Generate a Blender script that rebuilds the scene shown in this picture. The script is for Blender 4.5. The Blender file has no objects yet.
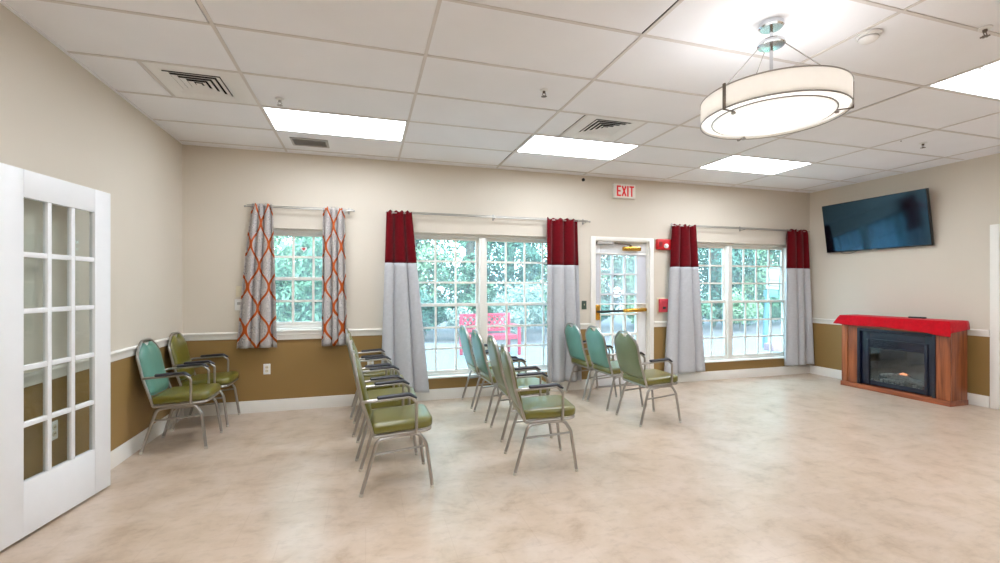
import bpy, bmesh, math, random
from mathutils import Vector, Matrix
random.seed(7)
scene = bpy.context.scene
COL = scene.collection
PI = math.pi

# ------------------------------------------------------------------ dimensions (metres)
D, XL, XR, YF, HC = 5.5255, -1.8542, 6.8242, -3.2, 2.887
CAM_H, YAW = 1.3797, 0.2892
TX0, TP, TY0, TR = -0.8446, 1.2192, D - 0.736, 0.6096      # ceiling grid: column origin/pitch, row origin/pitch

# ------------------------------------------------------------------ materials
def lin(c):
    return tuple(((v/255.0)/12.92 if v/255.0 <= 0.04045 else ((v/255.0+0.055)/1.055)**2.4) for v in c) + (1.0,)

def new_mat(name):
    m = bpy.data.materials.new(name); m.use_nodes = True
    nt = m.node_tree
    return m, nt, nt.nodes['Principled BSDF']

def mat(name, rgb, rough=0.5, metal=0.0, spec=0.5, var=0.06, scale=12.0, bump=0.0, bscale=60.0, coat=0.0, sheen=0.0, stretch=None):
    m, nt, b = new_mat(name)
    N, L = nt.nodes, nt.links
    base = lin(rgb)
    tc = N.new('ShaderNodeTexCoord'); src = tc.outputs['Object']
    if stretch:
        mp = N.new('ShaderNodeMapping'); mp.inputs['Scale'].default_value = stretch
        L.new(src, mp.inputs['Vector']); src = mp.outputs['Vector']
    nz = N.new('ShaderNodeTexNoise'); nz.inputs['Scale'].default_value = scale; nz.inputs['Detail'].default_value = 4
    L.new(src, nz.inputs['Vector'])
    cr = N.new('ShaderNodeValToRGB')
    cr.color_ramp.elements[0].position = 0.3; cr.color_ramp.elements[1].position = 0.7
    cr.color_ramp.elements[0].color = tuple(max(0, c*(1-var)) for c in base[:3]) + (1,)
    cr.color_ramp.elements[1].color = tuple(min(1, c*(1+var)) for c in base[:3]) + (1,)
    L.new(nz.outputs['Fac'], cr.inputs['Fac']); L.new(cr.outputs['Color'], b.inputs['Base Color'])
    b.inputs['Roughness'].default_value = rough; b.inputs['Metallic'].default_value = metal
    b.inputs['Specular IOR Level'].default_value = spec
    if coat: b.inputs['Coat Weight'].default_value = coat; b.inputs['Coat Roughness'].default_value = 0.15
    if sheen: b.inputs['Sheen Weight'].default_value = sheen
    if bump:
        n2 = N.new('ShaderNodeTexNoise'); n2.inputs['Scale'].default_value = bscale; n2.inputs['Detail'].default_value = 3
        L.new(src, n2.inputs['Vector'])
        bp = N.new('ShaderNodeBump'); bp.inputs['Strength'].default_value = bump; bp.inputs['Distance'].default_value = 0.01
        L.new(n2.outputs['Fac'], bp.inputs['Height']); L.new(bp.outputs['Normal'], b.inputs['Normal'])
    return m

def emit(name, rgb, strength):
    m, nt, b = new_mat(name)
    b.inputs['Base Color'].default_value = (0.85, 0.85, 0.85, 1)
    b.inputs['Emission Color'].default_value = lin(rgb); b.inputs['Emission Strength'].default_value = strength
    nz = nt.nodes.new('ShaderNodeTexNoise'); nz.inputs['Scale'].default_value = 300
    bp = nt.nodes.new('ShaderNodeBump'); bp.inputs['Strength'].default_value = 0.05
    nt.links.new(nz.outputs['Fac'], bp.inputs['Height']); nt.links.new(bp.outputs['Normal'], b.inputs['Normal'])
    return m

def glass(name, tint, haze=0.04, hazecol=(225, 240, 245), gloss_rough=0.02, f0=0.03):
    m = bpy.data.materials.new(name); m.use_nodes = True
    nt = m.node_tree; N, L = nt.nodes, nt.links; N.clear()
    out = N.new('ShaderNodeOutputMaterial')
    tr = N.new('ShaderNodeBsdfTransparent'); tr.inputs['Color'].default_value = lin(tint)
    gl = N.new('ShaderNodeBsdfGlossy'); gl.inputs['Roughness'].default_value = gloss_rough
    df = N.new('ShaderNodeBsdfTranslucent'); df.inputs['Color'].default_value = lin(hazecol)
    ge = N.new('ShaderNodeNewGeometry'); dt = N.new('ShaderNodeVectorMath'); dt.operation = 'DOT_PRODUCT'
    L.new(ge.outputs['Normal'], dt.inputs[0]); L.new(ge.outputs['Incoming'], dt.inputs[1])
    ab = N.new('ShaderNodeMath'); ab.operation = 'ABSOLUTE'; L.new(dt.outputs['Value'], ab.inputs[0])
    sb = N.new('ShaderNodeMath'); sb.operation = 'SUBTRACT'; sb.inputs[0].default_value = 1.0; L.new(ab.outputs[0], sb.inputs[1])
    pw = N.new('ShaderNodeMath'); pw.operation = 'POWER'; L.new(sb.outputs[0], pw.inputs[0]); pw.inputs[1].default_value = 5.0
    fr = N.new('ShaderNodeMath'); fr.operation = 'MULTIPLY_ADD'; L.new(pw.outputs[0], fr.inputs[0]); fr.inputs[1].default_value = 0.6; fr.inputs[2].default_value = f0
    nz = N.new('ShaderNodeTexNoise'); nz.inputs['Scale'].default_value = 6
    mu = N.new('ShaderNodeMath'); mu.operation = 'MULTIPLY'; mu.inputs[1].default_value = haze*2
    L.new(nz.outputs['Fac'], mu.inputs[0])
    m1 = N.new('ShaderNodeMixShader'); m2 = N.new('ShaderNodeMixShader')
    L.new(mu.outputs[0], m1.inputs['Fac']); L.new(tr.outputs[0], m1.inputs[1]); L.new(df.outputs[0], m1.inputs[2])
    L.new(fr.outputs[0], m2.inputs['Fac']); L.new(m1.outputs[0], m2.inputs[1]); L.new(gl.outputs[0], m2.inputs[2])
    L.new(m2.outputs[0], out.inputs['Surface'])
    return m

def cloth(name, rgb, transl=0.15, var=0.05, rough=0.9, wscale=500):
    m = mat(name, rgb, rough=rough, spec=0.1, var=var, scale=30, bump=0.15, bscale=wscale, sheen=0.15)
    nt = m.node_tree; N, L = nt.nodes, nt.links; b = N['Principled BSDF']; out = N['Material Output']
    tr = N.new('ShaderNodeBsdfTranslucent'); tr.inputs['Color'].default_value = lin(rgb)
    mx = N.new('ShaderNodeMixShader'); mx.inputs['Fac'].default_value = transl
    L.new(b.outputs[0], mx.inputs[1]); L.new(tr.outputs[0], mx.inputs[2]); L.new(mx.outputs[0], out.inputs['Surface'])
    return m

def wood(name, c1, c2, axis_scale):
    m, nt, b = new_mat(name); N, L = nt.nodes, nt.links
    tc = N.new('ShaderNodeTexCoord'); mp = N.new('ShaderNodeMapping'); mp.inputs['Scale'].default_value = axis_scale
    L.new(tc.outputs['Object'], mp.inputs['Vector'])
    n1 = N.new('ShaderNodeTexNoise'); n1.inputs['Scale'].default_value = 3; n1.inputs['Detail'].default_value = 8; n1.inputs['Distortion'].default_value = 0.6
    L.new(mp.outputs[0], n1.inputs['Vector'])
    cr = N.new('ShaderNodeValToRGB'); cr.color_ramp.elements[0].position = 0.32; cr.color_ramp.elements[1].position = 0.68
    cr.color_ramp.elements[0].color = lin(c1); cr.color_ramp.elements[1].color = lin(c2)
    L.new(n1.outputs['Fac'], cr.inputs['Fac']); L.new(cr.outputs[0], b.inputs['Base Color'])
    b.inputs['Roughness'].default_value = 0.35
    return m

def floor_mat():
    m, nt, b = new_mat('vinyl_floor'); N, L = nt.nodes, nt.links
    tc = N.new('ShaderNodeTexCoord'); o = tc.outputs['Object']
    n1 = N.new('ShaderNodeTexNoise'); n1.inputs['Scale'].default_value = 3.6; n1.inputs['Detail'].default_value = 10; n1.inputs['Roughness'].default_value = 0.62; n1.inputs['Distortion'].default_value = 0.4
    L.new(o, n1.inputs['Vector'])
    cr = N.new('ShaderNodeValToRGB'); e = cr.color_ramp.elements
    e[0].position = 0.30; e[0].color = lin((177, 153, 129)); e[1].position = 0.62; e[1].color = lin((207, 188, 170))
    k = e.new(0.45); k.color = lin((198, 177, 155))
    L.new(n1.outputs['Fac'], cr.inputs['Fac'])
    # darker veins, in short streaks
    mp = N.new('ShaderNodeMapping'); mp.inputs['Scale'].default_value = (7, 12, 1); mp.inputs['Rotation'].default_value = (0, 0, 0.3)
    L.new(o, mp.inputs['Vector'])
    n2 = N.new('ShaderNodeTexNoise'); n2.inputs['Scale'].default_value = 1.6; n2.inputs['Detail'].default_value = 10; n2.inputs['Roughness'].default_value = 0.7
    L.new(mp.outputs[0], n2.inputs['Vector'])
    c2 = N.new('ShaderNodeValToRGB'); f = c2.color_ramp.elements
    f[0].position = 0.26; f[0].color = (0.62, 0.57, 0.53, 1); f[1].position = 0.50; f[1].color = (1, 1, 1, 1)
    L.new(n2.outputs['Fac'], c2.inputs['Fac'])
    mx = N.new('ShaderNodeMixRGB'); mx.blend_type = 'MULTIPLY'; mx.inputs['Fac'].default_value = 0.5
    L.new(cr.outputs[0], mx.inputs[1]); L.new(c2.outputs[0], mx.inputs[2])
    # faint plank joints
    br = N.new('ShaderNodeTexBrick'); br.inputs['Scale'].default_value = 1.0; br.inputs['Mortar Size'].default_value = 0.0025
    br.inputs['Brick Width'].default_value = 0.45; br.inputs['Row Height'].default_value = 0.45; br.offset = 0.5
    br.inputs['Color1'].default_value = (1, 1, 1, 1); br.inputs['Color2'].default_value = (0.96, 0.96, 0.97, 1); br.inputs['Mortar'].default_value = (0.90, 0.87, 0.85, 1)
    L.new(o, br.inputs['Vector'])
    m2 = N.new('ShaderNodeMixRGB'); m2.blend_type = 'MULTIPLY'; m2.inputs['Fac'].default_value = 0.8
    L.new(mx.outputs[0], m2.inputs[1]); L.new(br.outputs['Color'], m2.inputs[2])
    L.new(m2.outputs[0], b.inputs['Base Color'])
    rr = N.new('ShaderNodeMapRange'); rr.inputs['To Min'].default_value = 0.27; rr.inputs['To Max'].default_value = 0.30
    L.new(n1.outputs['Fac'], rr.inputs['Value']); L.new(rr.outputs[0], b.inputs['Roughness'])
    b.inputs['Specular IOR Level'].default_value = 0.8
    return m

def ogee_mat():
    """grey-white cotton with an orange ogee lattice and dotted medallions, from the cloth's own UV (metres)"""
    m, nt, b = new_mat('ogee_print_cotton'); N, L = nt.nodes, nt.links; out = N['Material Output']
    uv = N.new('ShaderNodeUVMap'); uv.uv_map = 'UVMap'
    sx = N.new('ShaderNodeSeparateXYZ'); L.new(uv.outputs[0], sx.inputs[0])
    def M(op, a, c=None):
        n = N.new('ShaderNodeMath'); n.operation = op
        for i, v in enumerate((a, c)):
            if v is None: continue
            if isinstance(v, (int, float)): n.inputs[i].default_value = v
            else: L.new(v, n.inputs[i])
        return n.outputs[0]
    P, Q = 0.44, 0.46
    s = M('MULTIPLY', M('COSINE', M('MULTIPLY', sx.outputs['Y'], 2*PI/Q)), P/4*0.92)
    def dist(off, sign):
        x = M('SUBTRACT', sx.outputs['X'], M('MULTIPLY', s, sign))
        x = M('ADD', x, off)
        fr = M('SUBTRACT', x, M('MULTIPLY', M('ROUND', M('DIVIDE', x, P)), P))
        return M('ABSOLUTE', fr)
    d = M('MINIMUM', dist(0, 1), dist(P/2, -1))
    band = M('LESS_THAN', d, 0.024)
    edge = M('LESS_THAN', d, 0.036)
    vo = N.new('ShaderNodeTexVoronoi'); vo.inputs['Scale'].default_value = 70; L.new(uv.outputs[0], vo.inputs['Vector'])
    dots = N.new('ShaderNodeValToRGB'); dots.color_ramp.elements[0].position = 0.22; dots.color_ramp.elements[1].position = 0.42
    dots.color_ramp.elements[0].color = lin((96, 92, 108)); dots.color_ramp.elements[1].color = lin((214, 208, 204))
    L.new(vo.outputs['Distance'], dots.inputs['Fac'])
    nz = N.new('ShaderNodeTexNoise'); nz.inputs['Scale'].default_value = 14; L.new(uv.outputs[0], nz.inputs['Vector'])
    fc = N.new('ShaderNodeMapRange'); fc.inputs['From Min'].default_value = 0.4; fc.inputs['From Max'].default_value = 0.6; L.new(nz.outputs['Fac'], fc.inputs['Value'])
    ground = N.new('ShaderNodeMixRGB'); ground.inputs[1].default_value = lin((196, 190, 188)); L.new(fc.outputs[0], ground.inputs['Fac']); L.new(dots.outputs[0], ground.inputs[2])
    m1 = N.new('ShaderNodeMixRGB'); L.new(edge, m1.inputs['Fac']); L.new(ground.outputs[0], m1.inputs[1]); m1.inputs[2].default_value = lin((205, 196, 190))
    m2 = N.new('ShaderNodeMixRGB'); L.new(band, m2.inputs['Fac']); L.new(m1.outputs[0], m2.inputs[1]); m2.inputs[2].default_value = lin((190, 92, 40))
    L.new(m2.outputs[0], b.inputs['Base Color']); b.inputs['Roughness'].default_value = 0.9; b.inputs['Specular IOR Level'].default_value = 0.1
    tr = N.new('ShaderNodeBsdfTranslucent'); L.new(m2.outputs[0], tr.inputs['Color'])
    mx = N.new('ShaderNodeMixShader'); mx.inputs['Fac'].default_value = 0.22
    L.new(b.outputs[0], mx.inputs[1]); L.new(tr.outputs[0], mx.inputs[2]); L.new(mx.outputs[0], out.inputs['Surface'])
    return m

M = {}
M['paint_upper'] = mat('cream_wall_paint', (214, 205, 191), rough=0.6, spec=0.3, var=0.012, scale=1.5, bump=0.04, bscale=220)
M['paint_lower'] = mat('tan_wall_paint', (150, 120, 72), rough=0.42, spec=0.4, var=0.02, scale=1.5, bump=0.04, bscale=220)
M['outer'] = mat('exterior_siding', (190, 186, 176), rough=0.8)
M['trim'] = mat('white_trim_paint', (236, 233, 226), rough=0.35, var=0.01)
M['door_white'] = mat('white_door_paint', (235, 236, 238), rough=0.38, var=0.01)
M['tile'] = mat('ceiling_tile', (238, 238, 241), rough=0.9, spec=0.1, var=0.015, scale=3.0, bump=0.12, bscale=160)
M['grid'] = mat('ceiling_grid_metal', (214, 208, 204), rough=0.5, var=0.01)
M['plenum'] = mat('dark_plenum', (60, 56, 52), rough=0.9)
M['floor'] = floor_mat()
M['lens'] = emit('light_lens', (240, 247, 255), 15.0)
M['lamp_lens'] = emit('lamp_lens', (255, 252, 247), 0.62)
M['white_metal'] = mat('white_enamel_metal', (232, 231, 229), rough=0.4, var=0.01)
M['grey_metal'] = mat('grey_enamel_metal', (178, 175, 172), rough=0.45, var=0.02)
M['chrome'] = mat('polished_chrome', (214, 216, 220), rough=0.12, metal=1.0, var=0.02)
M['nickel'] = mat('brushed_nickel', (168, 164, 160), rough=0.3, metal=1.0, var=0.04)
M['bronze'] = mat('aged_bronze', (110, 98, 88), rough=0.35, metal=0.8, var=0.1)
M['brass'] = mat('polished_brass', (205, 160, 70), rough=0.25, metal=1.0, var=0.05)
M['black'] = mat('black_plastic', (22, 22, 24), rough=0.45, var=0.1)
M['dark_gap'] = mat('dark_slot', (30, 29, 28), rough=0.8)
M['frame'] = mat('champagne_steel', (172, 168, 162), rough=0.3, metal=0.85, var=0.05)
M['pad'] = mat('black_arm_pad', (20, 22, 34), rough=0.4, spec=0.6, var=0.1)
M['glide'] = mat('nylon_glide', (205, 200, 190), rough=0.5)
M['vinyl_olive'] = mat('olive_vinyl', (106, 102, 26), rough=0.3, coat=0.5, spec=0.7, var=0.08, scale=8, bump=0.06, bscale=300)
M['vinyl_sage'] = mat('sage_vinyl', (112, 124, 88), rough=0.32, spec=0.7, var=0.06, scale=8, bump=0.06, bscale=300)
M['vinyl_teal_sheen'] = mat('teal_sheen_vinyl', (92, 142, 126), rough=0.32, spec=0.7, var=0.06, scale=8, bump=0.06, bscale=300)  # window sheen on the green vinyl put into an even teal colour
M['red_cloth'] = cloth('red_velvet_cloth', (100, 4, 16), transl=0.04, var=0.12)
M['grey_cloth'] = cloth('pale_grey_cloth', (190, 191, 195), transl=0.03, var=0.04)
M['runner'] = cloth('scarlet_cloth', (196, 14, 32), transl=0.0, var=0.10)
M['sheer'] = None
M['ogee'] = ogee_mat()
M['wood_v'] = wood('cherry_wood_upright', (112, 56, 30), (168, 96, 56), (9, 9, 0.7))
M['wood_h'] = wood('cherry_wood_rail', (118, 60, 36), (170, 96, 60), (9, 0.7, 9))
M['insert'] = mat('black_painted_steel', (14, 19, 40), rough=0.3, spec=0.6, var=0.1)
M['firebox'] = mat('firebox_lining', (86, 96, 100), rough=0.7, var=0.2)
M['log'] = mat('fireplace_log', (196, 188, 182), rough=0.9, var=0.35, scale=25, bump=0.6, bscale=40)
M['ember'] = emit('ember', (255, 140, 70), 3.0)
M['ember_bed'] = mat('ember_bed', (190, 186, 184), rough=0.9, var=0.5, scale=40, bump=0.8, bscale=60)
M['screen'] = mat('tv_screen', (5, 8, 14), rough=0.10, spec=0.5, var=0.1); M['screen'].node_tree.nodes['Principled BSDF'].inputs['IOR'].default_value = 2.1; M['screen'].node_tree.nodes['Principled BSDF'].inputs['Specular Tint'].default_value = (0.30, 0.66, 1.0, 1)
M['bezel'] = mat('tv_bezel', (14, 14, 16), rough=0.3, var=0.05)
M['red_plastic'] = mat('red_plastic', (196, 24, 32), rough=0.35, var=0.04)
M['pink_plastic'] = mat('faded_red_plastic', (200, 64, 78), rough=0.4, var=0.05)
M['clear_lens'] = mat('white_strobe_lens', (236, 236, 236), rough=0.2)
M['sign_white'] = mat('white_sign_face', (232, 228, 218), rough=0.4, var=0.02)
M['sign_red'] = emit('red_sign_letter', (214, 24, 30), 0.25); M['sign_red'].node_tree.nodes['Principled BSDF'].inputs['Base Color'].default_value = lin((200, 16, 22))
M['switch_dark'] = mat('dark_green_plate', (66, 84, 72), rough=0.4)
M['ivory'] = mat('ivory_plastic', (226, 216, 190), rough=0.4, var=0.02)
M['plate'] = mat('white_plastic_plate', (236, 235, 232), rough=0.35, var=0.01)
M['win_glass'] = glass('window_glass', (226, 244, 248), haze=0.05)
M['door_glass'] = glass('door_glass', (244, 247, 246), haze=0.015)
M['fire_glass'] = glass('fireplace_glass', (205, 214, 218), haze=0.0, gloss_rough=0.05, f0=0.09)
# outdoors
M['concrete'] = mat('pale_concrete', (112, 118, 124), rough=0.85, var=0.05, scale=1.5, bump=0.1)
M['gravel'] = mat('leaf_litter_mulch', (96, 86, 88), rough=0.95, var=0.35, scale=22, bump=0.8, bscale=18)
M['lawn'] = mat('short_lawn', (112, 138, 104), rough=0.95, var=0.25, scale=20, bump=0.6, bscale=50)
M['bench_red'] = mat('red_bench_paint', (176, 36, 66), rough=0.4, var=0.04)
M['bark'] = mat('tree_bark', (96, 84, 72), rough=0.9, var=0.25, scale=10, bump=0.5)
M['leaf_a'] = mat('leaf_pale_green', (122, 146, 112), rough=0.6, var=0.35, scale=2.5)
M['leaf_b'] = mat('leaf_mid_green', (84, 116, 90), rough=0.6, var=0.35, scale=2.5)
M['leaf_c'] = mat('leaf_dark_green', (54, 88, 74), rough=0.6, var=0.35, scale=2.5)
M['leaf_d'] = mat('leaf_silver_green', (140, 152, 142), rough=0.6, var=0.25, scale=2.5)
M['post_wood'] = mat('blue_green_post', (70, 104, 116), rough=0.7, var=0.1)
M['board_green'] = mat('pale_green_board', (92, 150, 126), rough=0.5, var=0.04)
M['brickblock'] = mat('mauve_brick', (140, 108, 120), rough=0.9, var=0.2, scale=15)

def sheer_mat():
    m = bpy.data.materials.new('sheer_voile'); m.use_nodes = True
    nt = m.node_tree; N, L = nt.nodes, nt.links; N.clear()
    out = N.new('ShaderNodeOutputMaterial'); tr = N.new('ShaderNodeBsdfTransparent'); tr.inputs['Color'].default_value = (0.95, 0.96, 0.98, 1)
    df = N.new('ShaderNodeBsdfDiffuse'); tl = N.new('ShaderNodeBsdfTranslucent')
    uv = N.new('ShaderNodeTexCoord'); wv = N.new('ShaderNodeTexNoise'); wv.inputs['Scale'].default_value = 90
    L.new(uv.outputs['Object'], wv.inputs['Vector'])
    cr = N.new('ShaderNodeValToRGB'); cr.color_ramp.elements[0].color = lin((205, 200, 212)); cr.color_ramp.elements[1].color = lin((232, 228, 236))
    L.new(wv.outputs['Fac'], cr.inputs['Fac']); L.new(cr.outputs[0], df.inputs['Color']); L.new(cr.outputs[0], tl.inputs['Color'])
    a = N.new('ShaderNodeMixShader'); a.inputs['Fac'].default_value = 0.5; L.new(df.outputs[0], a.inputs[1]); L.new(tl.outputs[0], a.inputs[2])
    c = N.new('ShaderNodeMixShader'); c.inputs['Fac'].default_value = 0.30; L.new(tr.outputs[0], c.inputs[1]); L.new(a.outputs[0], c.inputs[2])
    L.new(c.outputs[0], out.inputs['Surface'])
    return m
M['sheer'] = sheer_mat()

def shade_mat():
    m = cloth('drum_shade_fabric', (248, 245, 240), transl=0.5, var=0.02)
    return m
M['shade'] = shade_mat()

# ------------------------------------------------------------------ mesh builder
class MB:
    def __init__(self): self.v = []; self.f = []; self.m = []; self.uv = None
    def add(self, vs, fs, mi=0):
        b = len(self.v); self.v += [tuple(p) for p in vs]; self.f += [tuple(b+i for i in f) for f in fs]; self.m += [mi]*len(fs); return self
    def box(self, x0, x1, y0, y1, z0, z1, mi=0, mtx=None):
        if x0 > x1: x0, x1 = x1, x0
        if y0 > y1: y0, y1 = y1, y0
        if z0 > z1: z0, z1 = z1, z0
        vs = [Vector(p) for p in ((x0,y0,z0),(x1,y0,z0),(x1,y1,z0),(x0,y1,z0),(x0,y0,z1),(x1,y0,z1),(x1,y1,z1),(x0,y1,z1))]
        if mtx is not None: vs = [mtx @ p for p in vs]
        return self.add(vs, [(3,2,1,0),(4,5,6,7),(0,1,5,4),(1,2,6,5),(2,3,7,6),(3,0,4,7)], mi)
    def loft(self, rings, closed=True, cap0=True, cap1=True, mi=0):
        n = len(rings[0]); vs = [p for r in rings for p in r]; fs = []
        for i in range(len(rings)-1):
            for j in range(n if closed else n-1):
                k = (j+1) % n
                fs.append((i*n+j, i*n+k, (i+1)*n+k, (i+1)*n+j))
        if cap0: fs.append(tuple(range(n-1, -1, -1)))
        if cap1: fs.append(tuple((len(rings)-1)*n+j for j in range(n)))
        return self.add(vs, fs, mi)
    def tube(self, pts, r, n=8, closed=False, mi=0, rb=None, up=None, taper=False):
        pts = [Vector(p) for p in pts]; N = len(pts)
        tans = []
        for i in range(N):
            if closed: t = pts[(i+1) % N]-pts[i-1]
            else: t = pts[min(i+1, N-1)]-pts[max(i-1, 0)]
            tans.append(t.normalized())
        ref = Vector(up) if up else (Vector((0,0,1)) if abs(tans[0].z) < 0.9 else Vector((1,0,0)))
        rings = []
        u = None
        for i in range(N):
            t = tans[i]
            if up is None and u is not None: ref = u
            s = t.cross(ref)
            if s.length < 1e-6: s = t.cross(Vector((0.3, 1, 0.2)))
            s.normalize(); u = s.cross(t).normalized()
            ra, rv = r, (rb if rb else r)
            if taper and (i == 0 or i == N-1): ra, rv = ra*0.55, rv*0.55
            rings.append([pts[i]+s*(ra*math.cos(2*PI*j/n))+u*(rv*math.sin(2*PI*j/n)) for j in range(n)])
        if closed:
            rings.append(rings[0]); return self.loft(rings, True, False, False, mi)
        return self.loft(rings, True, True, True, mi)
    def lathe(self, prof, c=(0,0,0), n=24, mi=0, cap0=True, cap1=True):
        rings = [[Vector((c[0]+r*math.cos(2*PI*j/n), c[1]+r*math.sin(2*PI*j/n), c[2]+z)) for j in range(n)] for r, z in prof]
        return self.loft(rings, True, cap0, cap1, mi)
    def build(self, name, mats, parent=None, bevel=0.0, smooth=True, angle=35, loc=None, segs=2):
        me = bpy.data.meshes.new(name)
        me.from_pydata(self.v, [], self.f)
        if not isinstance(mats, (list, tuple)): mats = [mats]
        for m in mats: me.materials.append(m)
        me.polygons.foreach_set('material_index', self.m)
        if self.uv:
            lay = me.uv_layers.new(name='UVMap')
            for lp in me.loops: lay.data[lp.index].uv = self.uv[lp.vertex_index]
        me.update()
        bm = bmesh.new(); bm.from_mesh(me)
        if not self.uv: bmesh.ops.recalc_face_normals(bm, faces=bm.faces)
        if bevel:
            es = [e for e in bm.edges if len(e.link_faces) == 2 and e.calc_face_angle(0) > 0.6]
            bmesh.ops.bevel(bm, geom=es, offset=bevel, segments=segs, affect='EDGES', profile=0.5, clamp_overlap=True)
        bm.to_mesh(me); bm.free()
        if smooth:
            me.polygons.foreach_set('use_smooth', [True]*len(me.polygons)); me.set_sharp_from_angle(angle=math.radians(angle))
        o = bpy.data.objects.new(name, me); COL.objects.link(o)
        if parent: o.parent = parent
        if loc: o.location = loc
        return o

def fillet(pts, rads, seg=5):
    pts = [Vector(p) for p in pts]; out = [pts[0]]
    for i in range(1, len(pts)-1):
        r = rads[i-1] if isinstance(rads, (list, tuple)) else rads
        a, p, c = pts[i-1], pts[i], pts[i+1]
        d1, d2 = (a-p).normalized(), (c-p).normalized()
        ang = d1.angle(d2); t = min(r/math.tan(ang/2), (a-p).length*0.49, (c-p).length*0.49)
        s, e = p+d1*t, p+d2*t
        for k in range(seg+1):
            q = k/seg; out.append(s*(1-q)**2+p*(2*q*(1-q))+e*q*q)
    out.append(pts[-1]); return out

def empty(name, loc=(0,0,0), rz=0.0):
    o = bpy.data.objects.new(name, None); COL.objects.link(o); o.location = loc; o.rotation_euler = (0, 0, rz); o.empty_display_size = 0.1
    return o
def tag(o, label, cat, group=None):
    o['label'] = label; o['category'] = cat
    if group: o['group'] = group
    return o
def struct(o, label=None):
    o['kind'] = 'structure'
    if label: o['label'] = label
    return o
def copy_tree(o, parent=None):
    c = o.copy(); COL.objects.link(c); c.parent = parent
    for ch in o.children: copy_tree(ch, c)
    return c

# ------------------------------------------------------------------ room shell
W1 = (-1.08, -0.29, 0.90, 2.035)
W2 = (0.245, 2.605, 0.262, 2.04)
W3 = (4.22, 6.44, 0.262, 2.04)
DR2 = (2.985, 3.85, 0.0, 2.02)
ZS = 0.845
WT = 0.17

def wall_grid(axis, fixed, thick, u0, u1, z0, z1, holes, sign):
    """wall of cells with openings; axis 'x': u runs along X and the room face lies at Y=fixed; sign = outward direction"""
    us = sorted({u0, u1} | {h[0] for h in holes} | {h[1] for h in holes}); zs = sorted({z0, z1, ZS} | {h[2] for h in holes if h[2] > z0} | {h[3] for h in holes})
    mb = MB()
    def P(u, w, z): return (u, w, z) if axis == 'x' else (w, u, z)
    inside = lambda u, z: any(h[0] < u < h[1] and h[2] < z < h[3] for h in holes) or not (u0 < u < u1 and z0 < z < z1)
    for a, b in zip(us, us[1:]):
        for c, d in zip(zs, zs[1:]):
            um, zm = (a+b)/2, (c+d)/2
            if inside(um, zm): continue
            mi = 0 if zm > ZS else 1
            f, g = fixed, fixed+sign*thick
            mb.add([P(a,f,c),P(b,f,c),P(b,f,d),P(a,f,d)], [(0,1,2,3)], mi)
            mb.add([P(a,g,c),P(b,g,c),P(b,g,d),P(a,g,d)], [(3,2,1,0)], 2)
            for (du, dz, q) in ((-1,0,[P(a,f,c),P(a,g,c),P(a,g,d),P(a,f,d)]),(1,0,[P(b,f,c),P(b,g,c),P(b,g,d),P(b,f,d)]),(0,-1,[P(a,f,c),P(a,g,c),P(b,g,c),P(b,f,c)]),(0,1,[P(a,f,d),P(a,g,d),P(b,g,d),P(b,f,d)])):
                nu = a-1e-4 if du < 0 else (b+1e-4 if du > 0 else um); nz = c-1e-4 if dz < 0 else (d+1e-4 if dz > 0 else zm)
                if inside(nu, nz): mb.add(q, [(0,1,2,3)], mi)
    return mb
PW = [M['paint_upper'], M['paint_lower'], M['outer']]
def wall(name, *a):
    mb = wall_grid(*a); o = mb.build(name, PW, smooth=False)
    bm = bmesh.new(); bm.from_mesh(o.data); bmesh.ops.remove_doubles(bm, verts=bm.verts, dist=1e-5); bmesh.ops.recalc_face_normals(bm, faces=bm.faces); bm.to_mesh(o.data); bm.free()
    return struct(o)
wall('wall_back', 'x', D, WT, XL-WT, XR+WT, 0, HC+0.12, [W1, W2, W3, DR2], 1)
DR3 = (2.30, 3.262, 0.0, 2.0)
wall('wall_left', 'y', XL, WT, YF, D, 0, HC+0.12, [], -1)
wall('wall_right', 'y', XR, WT, YF, D, 0, HC+0.12, [DR3], 1)
wall('wall_front', 'x', YF, WT, XL-WT, XR+WT, 0, HC+0.12, [], -1)
struct(MB().box(XL-WT, XR+WT, YF-WT, D+WT, -0.12, 0.0).build('floor', M['floor'], smooth=False))

# ceiling: tiles lying in a metal grid under a dark plenum
cb = MB()
cols = [TX0+TP*k for k in range(-1, 7)]
xs_ = [XL] + [c for c in cols if XL < c < XR] + [XR]
rows = sorted([TY0-TR*k for k in range(0, 14) if TY0-TR*k > YF] + [TY0+TR])
ys_ = [YF] + rows + [D]
LIGHTS = []
for (ci, y0) in ((0, TY0-TR), (2, TY0-TR), (4, TY0-TR), (4, TY0-5*TR), (0, TY0-5*TR), (0, TY0-9*TR), (2, TY0-9*TR), (4, TY0-9*TR)):  # last four are unseen panels added to light the room
    LIGHTS.append((TX0+TP*ci, y0))
def is_light(x, y): return any(abs(x-(lx+TP/2)) < TP/2 and abs(y-(ly+TR/2)) < TR/2 for lx, ly in LIGHTS)
VENTS = [(-1.19, 3.87), (2.17, 3.87)]
vx0, vx1 = -1.4542, 1.865
TH = 0.012
gapped = {(3, 8), (3, 9), (0, 9), (2, 9)}
tr_ = random.Random(3)
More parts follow.
